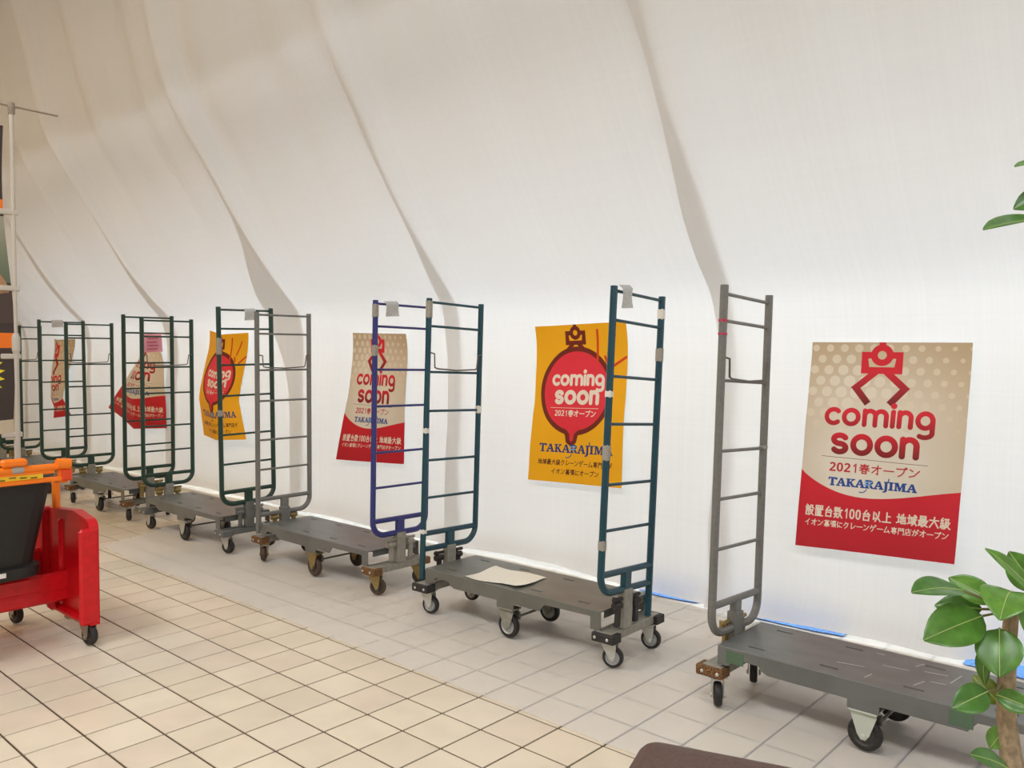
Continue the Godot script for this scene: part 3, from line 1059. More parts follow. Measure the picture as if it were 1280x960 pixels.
func carts() -> void:
	mat("black_rubber", rgb(44, 42, 41), 0.65)
	mat("bolt", rgb(205, 205, 200), 0.35, 0.7)
	var tire := mat("tire", rgb(46, 43, 41), 0.55)
	grain(tire, 0.7, 0.05, Vector3.ONE * 4.0, 51)
	var brown_tire := mat("brown_tire", rgb(74, 58, 46), 0.6)
	mat("wire", rgb(110, 106, 98), 0.45, 0.6)
	var zinc := mat("zinc", rgb(196, 196, 188), 0.45, 0.55)
	var pale := mat("pale_plate", rgb(198, 204, 192), 0.5, 0.2)
	var grey_hub := mat("grey_hub", rgb(176, 178, 176), 0.5, 0.3)
	var dark_hub := mat("dark_hub", rgb(66, 62, 58), 0.55)
	var brass := mat("yellow_zinc", rgb(172, 150, 96), 0.42, 0.6)
	grain(brass, 0.78, 0.04, Vector3.ONE * 6.0, 52)
	var rust := mat("rusty_steel", rgb(146, 104, 62), 0.75, 0.1)
	grain(rust, 0.5, 0.04, Vector3.ONE * 5.0, 53)
	var deck_a := mat("grey_paint", rgb(108, 110, 107), 0.38, 0.0)
	grain(deck_a, 0.93, 0.012, Vector3(0.6, 0.8, 1.2), 54, 5)
	var deck_b := mat("olive_grey_paint", rgb(110, 110, 102), 0.38, 0.0)
	grain(deck_b, 0.92, 0.012, Vector3(0.6, 0.8, 1.2), 55, 5)
	var bar_b := mat("light_grey_paint", rgb(150, 146, 134), 0.5, 0.0)
	grain(bar_b, 0.92, 0.02, Vector3.ONE * 2.0, 56, 5)
	var g_grey := mat("gate_grey", rgb(118, 117, 112), 0.45)
	grain(g_grey, 0.93, 0.03, Vector3.ONE * 3.0, 57)
	var g_teal := mat("gate_teal", rgb(16, 68, 82), 0.38)
	grain(g_teal, 0.93, 0.03, Vector3.ONE * 3.0, 58)
	var g_blue := mat("gate_blue", rgb(48, 52, 122), 0.4)
	grain(g_blue, 0.93, 0.03, Vector3.ONE * 3.0, 59)
	var g_green := mat("gate_green", rgb(34, 64, 52), 0.42)
	grain(g_green, 0.93, 0.03, Vector3.ONE * 3.0, 60)
	var black := mat("black_rubber")
	var scuff := mat("scuffed_tape", rgb(190, 184, 170), 0.7)
	grain(scuff, 0.6, 0.06, Vector3.ONE * 8.0, 61)
	var red_tape := mat("red_tape", rgb(190, 46, 84), 0.6)
	cart_at(-1.035, "nearest grey roll cart with grey gate and scuffed deck beside the plant", {"deck": deck_a, "bar": bar_b, "pad": rust, "skirt_end": 0.34, "fork": zinc, "hub": dark_hub, "plate": pale, "big_hub": dark_hub, "z": -3.25, "turns": [-1.0, -1.15, 0.4, 0.2], "patch": [-0.5, 0.32], "scuffs": [[-0.01, 0.12, 0.05, 1.4], [0.04, -0.03, 0.09, 0.1], [0.15, 0.07, 0.07, 1.3], [0.17, -0.07, 0.08, 0.15], [0.24, -0.06, 0.1, 1.45], [-0.1, 0.05, 0.1, 0.2], [-0.05, -0.14, 0.03, 0.0], [0.3, 0.0, 0.12, 1.4], [0.2, 0.02, 0.05, 0.1], [0.1, -0.12, 0.05, 1.2]],
		"left": {"paint": g_grey, "socket": g_grey, "clamp": brass, "lean": -0.05, "dz": 0.01, "low": 0.285, "brace": 0.405, "latch": true, "tall": 0.994, "rungs": [1.685, 1.575, 1.33, 1.04, 0.842, 0.635], "stub": 0.02, "stickers": [[1.0, 1.575, 0.018, red_tape], [1.0, 1.52, 0.016, red_tape], [-1.0, 1.045, 0.02, scuff]]},
		"right": {"paint": g_grey, "socket": g_grey, "clamp": brass}})
	cart_at(-2.795, "grey roll cart with teal gates carrying a plastic sheet on its deck", {"deck": deck_b, "bar": bar_b, "pad": black, "skirt_end": 0.22, "fork": zinc, "hub": grey_hub, "plate": bar_b, "z": -3.265, "yaw": 0.02, "turns": [0.25, 0.1, 0.35, 0.25],
		"left": {"paint": g_teal, "socket": bar_b, "clamp": black, "lean": -0.035, "dz": -0.003, "near_straight": true, "latch": true, "tall": 1.004, "stickers": [[1.0, 1.66, 0.1, scuff], [1.0, 1.0, 0.035], [-1.0, 1.11, 0.05], [1.0, 0.45, 0.03]]},
		"right": {"paint": g_teal, "socket": bar_b, "clamp": black, "lean": -0.065, "dz": 0.085, "far_straight": true, "tall": 1.006, "stickers": [[-1.0, 1.635, 0.055], [-1.0, 1.44, 0.07, scuff], [1.0, 1.24, 0.035], [1.0, 0.98, 0.075, scuff], [1.0, 0.57, 0.05, scuff]]}})
	cart_at(-4.475, "grey roll cart with one grey and one blue gate", {"deck": deck_a, "bar": bar_b, "pad": rust, "skirt_end": 0.2, "fork": brass, "hub": dark_hub, "tire": brown_tire, "z": -3.275, "turns": [-0.75, 0.4, 0.5, 0.5],
		"left": {"paint": g_grey, "socket": g_grey, "clamp": brass, "near_straight": true, "latch": true, "low": 0.32, "brace": 0.425, "tall": 0.99, "stub": 0.02},
		"right": {"paint": g_blue, "socket": bar_b, "clamp": bar_b, "lean": -0.018, "dz": 0.0, "tall": 1.01, "stickers": [[1.0, 1.66, 0.08, scuff], [1.0, 1.43, 0.07, scuff]]}})
	cart_at(-6.045, "grey roll cart with dark green gates in front of the folded yellow poster", {"deck": deck_a, "bar": deck_a, "pad": deck_a, "skirt_end": 0.2, "fork": zinc, "hub": dark_hub, "z": -3.2, "turns": [0.2, 0.3, 0.35, 0.3],
		"left": {"paint": g_green, "socket": bar_b, "clamp": brass, "latch": true, "tall": 0.985},
		"right": {"paint": g_green, "socket": deck_a, "clamp": deck_a, "lean": 0.012, "tall": 1.018, "stickers": [[1.0, 1.45, 0.12, scuff], [1.0, 0.99, 0.05, scuff]]}})
	cart_at(-7.69, "grey roll cart with dark green gates and a pink paper tag", {"deck": deck_a, "bar": deck_b, "pad": rust, "skirt_end": 0.2, "fork": zinc, "hub": dark_hub, "z": -3.235, "turns": [-0.5, -0.4, -0.6, -0.4],
		"left": {"paint": g_green, "socket": bar_b, "clamp": brass, "latch": true, "tall": 0.985},
		"right": {"paint": g_green, "socket": bar_b, "clamp": brass, "tall": 1.01}})
	cart_at(-9.6, "far roll cart with dark green gates and a grey paper tag", {"deck": deck_a, "bar": deck_b, "pad": rust, "skirt_end": 0.2, "fork": zinc, "hub": dark_hub, "z": -3.245, "turns": [0.4, 0.8, 0.6, 0.2],
		"left": {"paint": g_green, "socket": bar_b, "clamp": brass, "latch": true, "tall": 0.99},
		"right": {"paint": g_green, "socket": bar_b, "clamp": brass, "tall": 1.01, "tip": 0.02}})
	cart_at(-11.45, "farthest roll cart, half hidden behind the banner pole", {"deck": deck_a, "bar": deck_b, "pad": rust, "skirt_end": 0.2, "fork": zinc, "hub": dark_hub, "z": -3.245,
		"left": {"paint": g_green, "socket": bar_b, "clamp": brass, "latch": true},
		"right": {"paint": g_green, "socket": bar_b, "clamp": brass, "tall": 1.0, "tip": 0.02}})

func small_papers() -> void:
	var paper := mat("tag_paper", rgb(206, 206, 202), 0.7)
	grain(paper, 0.85, 0.03, Vector3.ONE * 6.0, 71)
	var pink := mat("pink_paper", rgb(236, 158, 172), 0.7)
	# tags folded over the top rungs: [x, z, width, drop, top height, paper, label]
	for q in [[-2.15, -3.245, 0.085, 0.105, 1.745, paper, "grey paper tag on the top rung of the teal right-hand gate"], [-3.835, -3.29, 0.1, 0.09, 1.735, paper, "paper tag on the top rung of the blue gate"], [-5.415, -3.30, 0.09, 0.085, 1.74, paper, "paper tag on the top rung beside the grey gate"],
		[-7.035, -3.33, 0.17, 0.155, 1.575, pink, "pink paper tag hung before the crumpled poster"], [-8.97, -3.28, 0.11, 0.075, 1.735, paper, "grey paper tag on the far green gate's top rung"]]:
		var b := MB.new()
		var g := []
		for i in 7:
			var row := []
			for j in 5:
				var t := i / 6.0
				var y: float = q[4] + 0.008 - t * q[3]
				var dx := 0.012 + 0.006 * sin(t * 4.0 + j * 0.6)
				if i == 0:
					dx = -0.004
				row.append(Vector3(dx, y, (0.5 - j / 4.0) * q[2]))
			g.append(row)
		b.grid(g, Vector3.RIGHT)
		var bk := []
		for r in g:
			var row := []
			for p in r:
				row.append(p - Vector3(0.0012, 0, 0))
			bk.append(row)
		b.grid(bk, Vector3.LEFT)
		var o := put("paper_tag", b.mesh(), q[5], self, Vector3(q[0], 0, q[1]))
		tag(o, q[6], "tag", "paper tags on gates")
		o.rotation.x = 0.05
		if q[5] == pink:
			for k in 4:
				put("print_mark", slab(Vector3(0.021, q[4] - 0.03 - 0.03 * k, 0.01 * (k % 2)), Vector3(0.002, 0.008, 0.09)), mat("red_ink", rgb(190, 80, 100), 0.7), o)
	# clear plastic sheet left on the teal cart's deck
	var sheet := mat("plastic_sheet", rgb(232, 225, 205), 0.3)
	sheet.clearcoat_enabled = true
	sheet.clearcoat = 0.5
	var g := []
	for i in 15:
		var row := []
		for j in 15:
			var u := i / 14.0
			var v := j / 14.0
			var p := Vector3(-3.085, 0, -3.075).lerp(Vector3(-2.74, 0, -3.09), u).lerp(Vector3(-3.1, 0, -3.345).lerp(Vector3(-2.735, 0, -3.34), u), v)
			p += Vector3(0.014 * sin(v * 5.0), 0, 0.014 * sin(u * 6.0))
			p.y = 0.2685 + 0.006 * maxf(0.0, noise.get_noise_2d(p.x * 9.0, p.z * 9.0)) + 0.012 * pow(u, 6.0) * (1.0 - v)
			row.append(p)
		g.append(row)
	var b2 := MB.new()
	b2.grid(g, Vector3.UP)
	tag(put("plastic_sheet", b2.mesh(), sheet), "cream plastic sheet lying on the deck of the teal-gated cart", "plastic sheet")

# ---------------------------------------------------------------- red trolley at the left edge
func red_trolley() -> void:
	var red := mat("red_plastic", rgb(216, 12, 26), 0.34)
	grain(red, 0.95, 0.02, Vector3.ONE * 2.0, 81)
	var orange := mat("orange_plastic", rgb(250, 128, 20), 0.4)
	var black := mat("black_bag", rgb(28, 27, 26), 0.55)
	var steel := mat("steel", rgb(170, 162, 148), 0.35, 0.8)
	var t := thing("trolley", Vector3(-4.5, 0, -1.3), "red plastic trolley with black bin and orange handle at the left edge", "trolley")
	# side panel: a frame with rounded upper corner round a sunken field
	var o := PackedVector2Array([Vector2(-0.42, 0.2), Vector2(-0.22, 0.17), Vector2(-0.1, 0.125), Vector2(0.0, 0.105), Vector2(0.3, 0.105), Vector2(0.3, 0.56)])
	for i in 6:
		var a := PI / 2 * i / 5.0
		o.append(Vector2(0.24 + 0.06 * cos(a), 0.575 + 0.05 * sin(a)))
	o.append_array(PackedVector2Array([Vector2(0.1, 0.645), Vector2(-0.42, 0.6)]))
	var b := MB.new()
	b.prism(o, -0.37, -0.325)
	for q in [[Vector3(0.29, 0.345, -0.325), Vector3(0.03, 0.472, 0.092)], [Vector3(0.01, 0.125, -0.322), Vector3(0.56, 0.035, 0.06)], [Vector3(-0.05, 0.36, -0.322), Vector3(0.04, 0.45, 0.03)], [Vector3(-0.25, 0.4, -0.32), Vector3(0.06, 0.44, 0.05)]]:
		b.box(q[0], q[1], 0.012)
	put("side_panel", b.mesh(), red, t)
	b = MB.new()
	b.box(Vector3(-0.28, 0.28, 0.05), Vector3(0.05, 0.24, 0.9), 0.015)
	b.box(Vector3(-0.2, 0.37, 0.2), Vector3(0.2, 0.02, 0.5), 0.006)
	b.box(Vector3(-0.02, 0.345, 0.2), Vector3(0.5, 0.03, 0.08), 0.006)
	b.box(Vector3(-0.13, 0.24, 0.08), Vector3(0.3, 0.03, 0.82), 0.01)
	b.box(Vector3(0.0, 0.25, 0.08), Vector3(0.035, 0.15, 0.84), 0.012)
	b.box(Vector3(-0.06, 0.155, -0.28), Vector3(0.05, 0.07, 0.05), 0.02)
	put("base", b.mesh(), red, t)
	# tapered black bin
	b = MB.new()
	var rings := []
	for q in [[0.355, 0.17, 0.35], [0.37, 0.195, 0.372], [0.415, 0.195, 0.372], [0.425, 0.17, 0.345], [0.55, 0.185, 0.37], [0.81, 0.225, 0.42], [0.835, 0.24, 0.435], [0.845, 0.23, 0.42]]:
		var ring_ := []
		for i in 25:
			var a := TAU * i / 24.0
			var cx := signf(cos(a)) * pow(absf(cos(a)), 0.32)
			var cz := signf(sin(a)) * pow(absf(sin(a)), 0.32)
			ring_.append(Vector3(-0.02 + q[1] * cx, q[0], 0.2 + q[2] * cz))
		rings.append(ring_)
	for i in rings.size() - 1:
		for k in 24:
			var mid: Vector3 = (rings[i][k] + rings[i + 1][k + 1]) * 0.5 - Vector3(-0.02, rings[i][k].y, 0.2)
			b.poly([rings[i][k], rings[i][k + 1], rings[i + 1][k + 1], rings[i + 1][k]], Vector3(mid.x, 0, mid.z))
	b.poly(rings[0].slice(0, 24), Vector3.DOWN)
	b.poly(rings[-1].slice(0, 24), Vector3.UP)
	var bin := put("bin", b.mesh(), black, t)
	put("white_label", slab(Vector3(0.178, 0.395, 0.1), Vector3(0.004, 0.022, 0.2), 0.001), mat("white_label", rgb(232, 226, 222), 0.5), bin)
	put("clip", slab(Vector3(0.215, 0.835, -0.06), Vector3(0.02, 0.03, 0.1), 0.004), mat("grey_clip", rgb(170, 166, 160), 0.5), bin)
	put("clip", slab(Vector3(0.215, 0.825, 0.2), Vector3(0.02, 0.03, 0.1), 0.004), mat("grey_clip"), bin)
	# orange handle across the front
	var h := part("handle", t, Vector3(0.24, 0.86, 0))
	b = MB.new()
	b.tube([Vector3(0.0, 0.03, 0.75), Vector3(0.0, 0.03, -0.2)], 0.017, 10)
	b.tube([Vector3(0.012, 0.045, -0.2), Vector3(0.012, 0.04, -0.26)], 0.026, 10)
	b.box(Vector3(0.0, 0.065, -0.02), Vector3(0.05, 0.035, 0.11), 0.01)
	b.box(Vector3(0.0, 0.01, 0.28), Vector3(0.02, 0.02, 0.95), 0.005)
	b.box(Vector3(0.0, -0.028, 0.25), Vector3(0.03, 0.022, 0.95), 0.005)
	b.box(Vector3(-0.005, -0.012, -0.235), Vector3(0.03, 0.075, 0.05), 0.01)
	put("rail", b.mesh(), orange, h)
	put("sleeve", shape("sleeve", func(m: MB): m.tube([Vector3(0.0, 0.03, -0.01), Vector3(0.0, 0.03, -0.06)], 0.0185, 10)), mat("grey_clip"), h)
	put("warning_strip", slab(Vector3(0.012, -0.006, 0.22), Vector3(0.006, 0.022, 0.72), 0.001), mat("yellow_strip", rgb(236, 190, 40), 0.5), h)
	for k in 14:
		put("stripe", slab(Vector3(0.0165, -0.006 + 0.004 * (k % 3 - 1), -0.1 + k * 0.045), Vector3(0.003, 0.004, 0.028)), mat("black_print", rgb(60, 46, 24), 0.6), h)
	var end_cap := MB.new()
	end_cap.box(Vector3(0.012, -0.01, -0.245), Vector3(0.02, 0.06, 0.05), 0.008)
	put("end_cap", end_cap.mesh(), mat("red_orange", rgb(232, 74, 24), 0.4), h)
	# post under the handle
	b = MB.new()
	b.tube([Vector3(-0.18, 0.3, -0.348), Vector3(-0.18, 0.76, -0.348), Vector3(-0.1, 0.81, -0.33), Vector3(0.22, 0.865, -0.235)], 0.011, 10)
	put("steel_frame", b.mesh(), steel, t)
	put("foot_plate", slab(Vector3(0.02, 0.11, -0.33), Vector3(0.05, 0.06, 0.03), 0.004), steel, t)
	put("grip", shape("grip", func(m: MB): m.tube([Vector3(-0.18, 0.61, -0.348), Vector3(-0.18, 0.755, -0.348)], 0.02, 10)), orange, t)
	# castors
	for p in [Vector3(0.25, 0, -0.33), Vector3(-0.37, 0, -0.2), Vector3(0.2, 0, 0.5), Vector3(-0.37, 0, 0.5)]:
		caster(t, p, 0.2, false, steel, mat("dark_hub"), mat("black_rubber"))
	# waste bin standing behind the trolley
	var w := thing("waste_bin", Vector3(-5.75, 0, -1.35), "maroon bin with black lid standing behind the red trolley", "bin")
	b = MB.new()
	b.lathe(Vector3.ZERO, [Vector2(0, 0), Vector2(0.19, 0), Vector2(0.2, 0.02), Vector2(0.235, 0.74), Vector2(0.0, 0.74)], Vector3.UP, 24)
	put("body", b.mesh(), mat("maroon", rgb(128, 36, 56), 0.5), w)
	b = MB.new()
	b.lathe(Vector3.ZERO, [Vector2(0.0, 0.74), Vector2(0.25, 0.74), Vector2(0.25, 0.79), Vector2(0.21, 0.82), Vector2(0.12, 0.835), Vector2(0, 0.84)], Vector3.UP, 24)
	put("lid", b.mesh(), mat("black_lid", rgb(36, 34, 33), 0.5), w)

# ---------------------------------------------------------------- banner
func banner() -> void:
	var t := thing("banner", Vector3(-6.05, 0, -1.9), "tall banner on a pale pole, dark with orange bands and yellow burst", "banner")
	var pole := mat("pole", rgb(205, 196, 182), 0.45)
	var b := MB.new()
	b.tube([Vector3(0, 0.05, 0), Vector3(0, 1.5, 0)], 0.019, 10)
	b.tube([Vector3(0, 1.5, 0), Vector3(0, 3.03, 0)], 0.014, 10)
	b.lathe(Vector3(0, 1.5, 0), [Vector2(0.019, -0.09), Vector2(0.028, -0.06), Vector2(0.028, 0.02), Vector2(0.018, 0.05)], Vector3.UP, 12)
	put("pole", b.mesh(), pole, t)
	b = MB.new()
	b.tube([Vector3(0, 3.02, 0.62), Vector3(0, 3.005, -0.28)], 0.006, 8)
	b.lathe(Vector3(0, 3.0, 0), [Vector2(0.02, -0.04), Vector2(0.024, 0.0), Vector2(0.02, 0.03), Vector2(0, 0.04)], Vector3.UP, 10)
	put("crossbar", b.mesh(), mat("dark_pole", rgb(150, 138, 122), 0.45), t)
	for y in [2.33, 1.84, 1.4, 0.89]:
		var c := MB.new()
		c.box(Vector3(0, y, 0.03), Vector3(0.03, 0.035, 0.12), 0.006)
		put("clip", c.mesh(), pole, t)
	var base := MB.new()
	base.lathe(Vector3.ZERO, [Vector2(0, 0), Vector2(0.24, 0), Vector2(0.25, 0.02), Vector2(0.25, 0.08), Vector2(0.2, 0.1), Vector2(0.05, 0.12), Vector2(0.03, 0.16), Vector2(0, 0.16)], Vector3.UP, 24)
	put("base", base.mesh(), mat("black_lid", rgb(36, 34, 33), 0.5), t)
	# cloth, printed
	var pr := Print.new(400, 1300, rgb(66, 54, 48))
	pr.ink(rgb(166, 160, 138), rgb(96, 108, 84), 380, 660)
	pr.fill(PackedVector2Array([Vector2(0, 380), Vector2(400, 380), Vector2(400, 660), Vector2(0, 660)]))
	pr.ink(rgb(176, 132, 100))
	pr.disc(Vector2(270, 700), 120)
	pr.ink(rgb(78, 64, 56))
	pr.fill(PackedVector2Array([Vector2(0, 760), Vector2(400, 700), Vector2(400, 830), Vector2(0, 830)]))
	pr.ink(rgb(246, 122, 28))
	for y in [[310, 372], [872, 936]]:
		pr.fill(PackedVector2Array([Vector2(0, y[0]), Vector2(400, y[0]), Vector2(400, y[1]), Vector2(0, y[1])]))
	pr.ink(rgb(240, 220, 40))
	var star := PackedVector2Array()
	for i in 48:
		star.append(Vector2(225, 1050) + Vector2.from_angle(TAU * i / 48.0) * (140 if i % 2 else 108))
	pr.fill(star)
	pr.ink(rgb(206, 190, 160))
	pr.fill(PackedVector2Array([Vector2(0, 1262), Vector2(400, 1240), Vector2(400, 1300), Vector2(0, 1300)]))
	var cloth := mat("banner_cloth", Color.WHITE, 0.75)
	cloth.albedo_texture = ImageTexture.create_from_image(pr.im)
	var g := []
	for i in 30:
		var row := []
		for j in 16:
			var u := j / 15.0
			var v := i / 29.0
			row.append(Vector3(0.014 * sin(u * 5.0 + v * 3.0), lerpf(2.88, 0.9, v), lerpf(0.64, 0.045 + 0.02 * sin(v * 7.0) - 0.03 * v, u)))
		g.append(row)
	b = MB.new()
	b.grid(g, Vector3.RIGHT)
	put("cloth", b.mesh(), cloth, t)

# ---------------------------------------------------------------- plant
func leaf(parent: Node3D, base: Vector3, tip: Vector3, wide: float, face: Vector3, bend: float, green: Material) -> void:
	var axis := tip - base
	var len := axis.length()
	var t := axis / len
	var side := face.cross(t).normalized()
	var up := t.cross(side).normalized()
	if up.dot(face) < 0.0:
		up = -up
	var g := []
	var rib := []
	for i in 15:
		var u := i / 14.0
		var w := wide * 0.5 * pow(sin(PI * pow(u, 0.9)), 0.62) * (1.0 if u < 0.8 else lerpf(1.0, 0.75, (u - 0.8) / 0.2))
		if i == 0 or i == 14:
			w = 0.0015
		var mid := base + t * (len * u) + up * (bend * len * sin(PI * u))
		var row := []
		for j in 9:
			var s := (j - 4) / 4.0
			row.append(mid + side * (w * s) + up * (w * 0.22 * absf(s) - 0.0015 * cos(j * PI) * absf(s)))
		g.append(row)
		rib.append(mid + up * 0.0006)
	var b := MB.new()
	b.grid(g, up)
	var o := put("leaf", b.mesh(), green, parent)
	b = MB.new()
	b.tube(rib, 0.0016, 6, false, 0.0006)
	put("midrib", b.mesh(), mat("midrib"), o)

func plant() -> void:
	var greens := []
	for k in 4:
		var m := mat("leaf_%d" % k, [rgb(88, 136, 50), rgb(102, 150, 56), rgb(76, 124, 46), rgb(132, 152, 58)][k], 0.32)
		grain(m, 0.82, 0.02, Vector3.ONE * 3.0, 91 + k)
		m.backlight_enabled = true
		m.backlight = Color(0.25, 0.32, 0.1)
		greens.append(m)
	mat("midrib", rgb(166, 186, 108), 0.5)
	var bark := mat("bark", rgb(172, 150, 120), 0.8)
	grain(bark, 0.75, 0.03, Vector3(4, 2, 4), 96, 5)
	var t := thing("potted_plant", Vector3(-0.36, 0, -2.02), "green broad-leaved potted plant with a bare brown stem, in front of the nearest cart", "plant")
	var o := t.position
	var b := MB.new()
	var stem := [Vector3(-0.35, 0.30, -2.02), Vector3(-0.355, 0.433, -2.021), Vector3(-0.371, 0.569, -2.014), Vector3(-0.384, 0.671, -2.008), Vector3(-0.386, 0.756, -2.010), Vector3(-0.385, 0.841, -2.016), Vector3(-0.381, 0.925, -2.022)]
	for i in stem.size():
		stem[i] -= o
	b.tube(stem, 0.026, 12, false, 0.0135)
	put("stem", b.mesh(), bark, t)
	b = MB.new()
	var branch := [Vector3(-0.352, 0.36, -2.02), Vector3(-0.31, 0.6, -2.07), Vector3(-0.30, 0.94, -2.09), Vector3(-0.30, 1.179, -2.126), Vector3(-0.31, 1.523, -2.13), Vector3(-0.34, 1.78, -2.125), Vector3(-0.345, 1.93, -2.13)]
	for i in branch.size():
		branch[i] -= o
	b.tube(branch, 0.016, 10, false, 0.008)
	put("stem", b.mesh(), bark, t)
	b = MB.new()
	b.lathe(Vector3.ZERO, [Vector2(0, 0), Vector2(0.15, 0), Vector2(0.16, 0.01), Vector2(0.2, 0.34), Vector2(0.21, 0.345), Vector2(0.21, 0.38), Vector2(0.19, 0.38), Vector2(0.185, 0.33), Vector2(0, 0.33)], Vector3.UP, 28)
	put("pot", b.mesh(), mat("pot", rgb(222, 218, 210), 0.5), t)
	# leaves: [base, tip, width, facing, bend, green]
	var cam_side := Vector3(0.17, 0.25, 0.95)
	var list := [
		[Vector3(-0.462, 0.946, -1.952), Vector3(-0.530, 0.952, -1.837), 0.075, Vector3(0.0, 0.85, 0.5), 0.06, 2],
		[Vector3(-0.415, 0.917, -2.020), Vector3(-0.501, 0.957, -1.998), 0.056, Vector3(0.1, 0.5, 0.85), 0.05, 1],
		[Vector3(-0.424, 0.898, -1.957), Vector3(-0.501, 0.862, -1.825), 0.092, Vector3(0.2, 0.45, 0.85), 0.05, 0],
		[Vector3(-0.440, 0.893, -2.029), Vector3(-0.533, 0.884, -2.019), 0.055, Vector3(0.0, 0.6, 0.8), 0.04, 2],
		[Vector3(-0.378, 0.951, -1.994), Vector3(-0.376, 0.918, -1.880), 0.098, Vector3(0.1, 0.75, 0.62), 0.16, 1],
		[Vector3(-0.390, 0.881, -1.950), Vector3(-0.376, 0.798, -1.895), 0.088, Vector3(0.1, 0.3, 0.95), 0.04, 0],
		[Vector3(-0.418, 0.828, -2.011), Vector3(-0.424, 0.738, -2.000), 0.042, Vector3(-0.5, 0.1, 0.85), 0.12, 2],
		[Vector3(-0.409, 0.742, -1.955), Vector3(-0.457, 0.716, -1.878), 0.06, Vector3(0.2, 0.35, 0.9), 0.06, 2],
		[Vector3(-0.398, 0.700, -2.017), Vector3(-0.458, 0.738, -2.04), 0.05, Vector3(0.3, 0.2, 0.93), 0.04, 3],
		[Vector3(-0.392, 0.742, -1.948), Vector3(-0.326, 0.725, -1.961), 0.046, Vector3(0.1, 0.5, 0.86), 0.08, 0],
		[Vector3(-0.383, 0.657, -2.007), Vector3(-0.412, 0.604, -2.000), 0.045, cam_side, 0.05, 1],
		[Vector3(-0.366, 0.596, -1.943), Vector3(-0.416, 0.642, -1.851), 0.05, Vector3(0.2, 0.8, 0.55), 0.05, 2],
		[Vector3(-0.346, 0.942, -2.048), Vector3(-0.428, 1.036, -1.985), 0.05, Vector3(0.55, 0.65, 0.3), 0.04, 1],
		[Vector3(-0.346, 0.935, -2.100), Vector3(-0.404, 1.015, -2.090), 0.07, Vector3(0.0, 0.3, 0.95), 0.05, 0],
		[Vector3(-0.365, 0.946, -1.999), Vector3(-0.338, 0.868, -1.966), 0.05, Vector3(0.7, 0.3, 0.6), 0.1, 1],
		[Vector3(-0.330, 1.735, -2.12), Vector3(-0.437, 1.704, -1.934), 0.085, Vector3(0.0, 0.86, 0.5), 0.04, 2],
		[Vector3(-0.340, 1.856, -2.13), Vector3(-0.402, 1.843, -2.027), 0.05, Vector3(0.0, 0.85, 0.5), 0.05, 0],
		[Vector3(-0.340, 1.79, -2.13), Vector3(-0.413, 1.763, -2.083), 0.06, Vector3(0.1, 0.4, 0.9), 0.1, 2],
		[Vector3(-0.330, 1.60, -2.12), Vector3(-0.25, 1.52, -2.02), 0.08, cam_side, 0.08, 0],
		[Vector3(-0.300, 1.20, -2.12), Vector3(-0.22, 1.13, -2.04), 0.08, cam_side, 0.08, 1],
	]
	for q in list:
		leaf(t, q[0] - o, q[1] - o, q[2], q[3].normalized(), q[4], greens[q[5]])
	var roots := stem + branch
	for q in list:
		var from: Vector3 = q[0] - o
		var best: Vector3 = roots[0]
		for r in roots:
			if (r - from).length() < (best - from).length():
				best = r
		var low := best.lerp(from, 0.5) - Vector3(0, 0.01, 0)
		b = MB.new()
		b.tube([best, low, from], 0.0028, 6)
		put("leaf_stalk", b.mesh(), mat("stalk", rgb(120, 116, 70), 0.6), t)

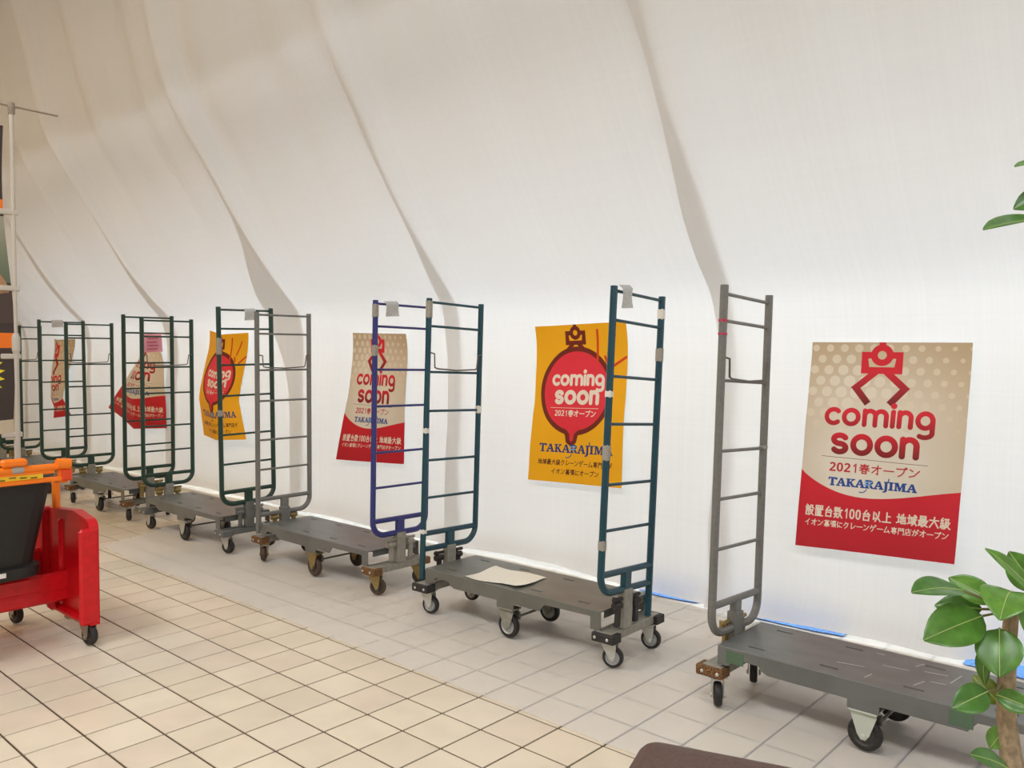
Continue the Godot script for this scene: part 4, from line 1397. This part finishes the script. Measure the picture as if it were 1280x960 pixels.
# ---------------------------------------------------------------- stool
func stool() -> void:
	var leather := mat("brown_leather", rgb(92, 66, 54), 0.45)
	grain(leather, 0.85, 0.04, Vector3.ONE * 3.0, 99)
	var t := thing("bench_stool", Vector3(-0.865, 0, -1.79), "brown leather bench stool, its rounded corner at the lower edge", "stool")
	t.rotation.y = 0.32
	# cushion: rounded slab
	var b := MB.new()
	var rings := []
	for q in [[0.3, 0.0], [0.3, -0.004], [0.38, -0.004], [0.4, 0.004], [0.412, 0.016], [0.418, 0.034], [0.42, 0.06]]:
		var ring_ := []
		for c in [Vector2(1, -1), Vector2(1, 1), Vector2(-1, 1), Vector2(-1, -1)]:
			for i in 7:
				var a0 := {Vector2(1, -1): -PI / 2, Vector2(1, 1): 0.0, Vector2(-1, 1): PI / 2, Vector2(-1, -1): PI}[c] as float
				var a := a0 + PI / 2 * i / 6.0
				var rr := 0.055
				var p: Vector2 = c * (Vector2(0.3, 0.21) - Vector2.ONE * rr) + Vector2(cos(a), sin(a)) * (rr - q[1] * 0.9)
				if q[1] > 0.0:
					p = c * (Vector2(0.3, 0.21) - Vector2.ONE * (rr + q[1] * 0.1)) + Vector2(cos(a), sin(a)) * maxf(rr - q[1] * 0.9, 0.002)
				ring_.append(Vector3(p.x, q[0], p.y))
		ring_.append(ring_[0])
		rings.append(ring_)
	var g := []
	for i in rings.size() - 1:
		for k in 28:
			var p0: Vector3 = rings[i][k]
			var mid: Vector3 = (rings[i][k] + rings[i + 1][k + 1]) * 0.5
			var n0 := Vector3(mid.x * 0.6, 0.02 + float(i >= 2) * 0.3 * (i - 1), mid.z)
			b.poly([p0, rings[i][k + 1], rings[i + 1][k + 1], rings[i + 1][k]], n0)
	b.poly(rings[-1].slice(0, 28), Vector3.UP)
	b.poly(rings[0].slice(0, 28), Vector3.DOWN)
	put("cushion", b.mesh(), leather, t)
	b = MB.new()
	b.box(Vector3(0, 0.28, 0), Vector3(0.54, 0.05, 0.36), 0.006)
	put("seat_frame", b.mesh(), mat("dark_wood", rgb(60, 44, 34), 0.5), t)
	for q in [Vector2(-1, -1), Vector2(1, -1), Vector2(1, 1), Vector2(-1, 1)]:
		put("leg", shape("stool_leg", func(m: MB): m.box(Vector3(0, 0.13, 0), Vector3(0.05, 0.26, 0.05), 0.006)), mat("dark_wood"), t, Vector3(q.x * 0.23, 0, q.y * 0.14))
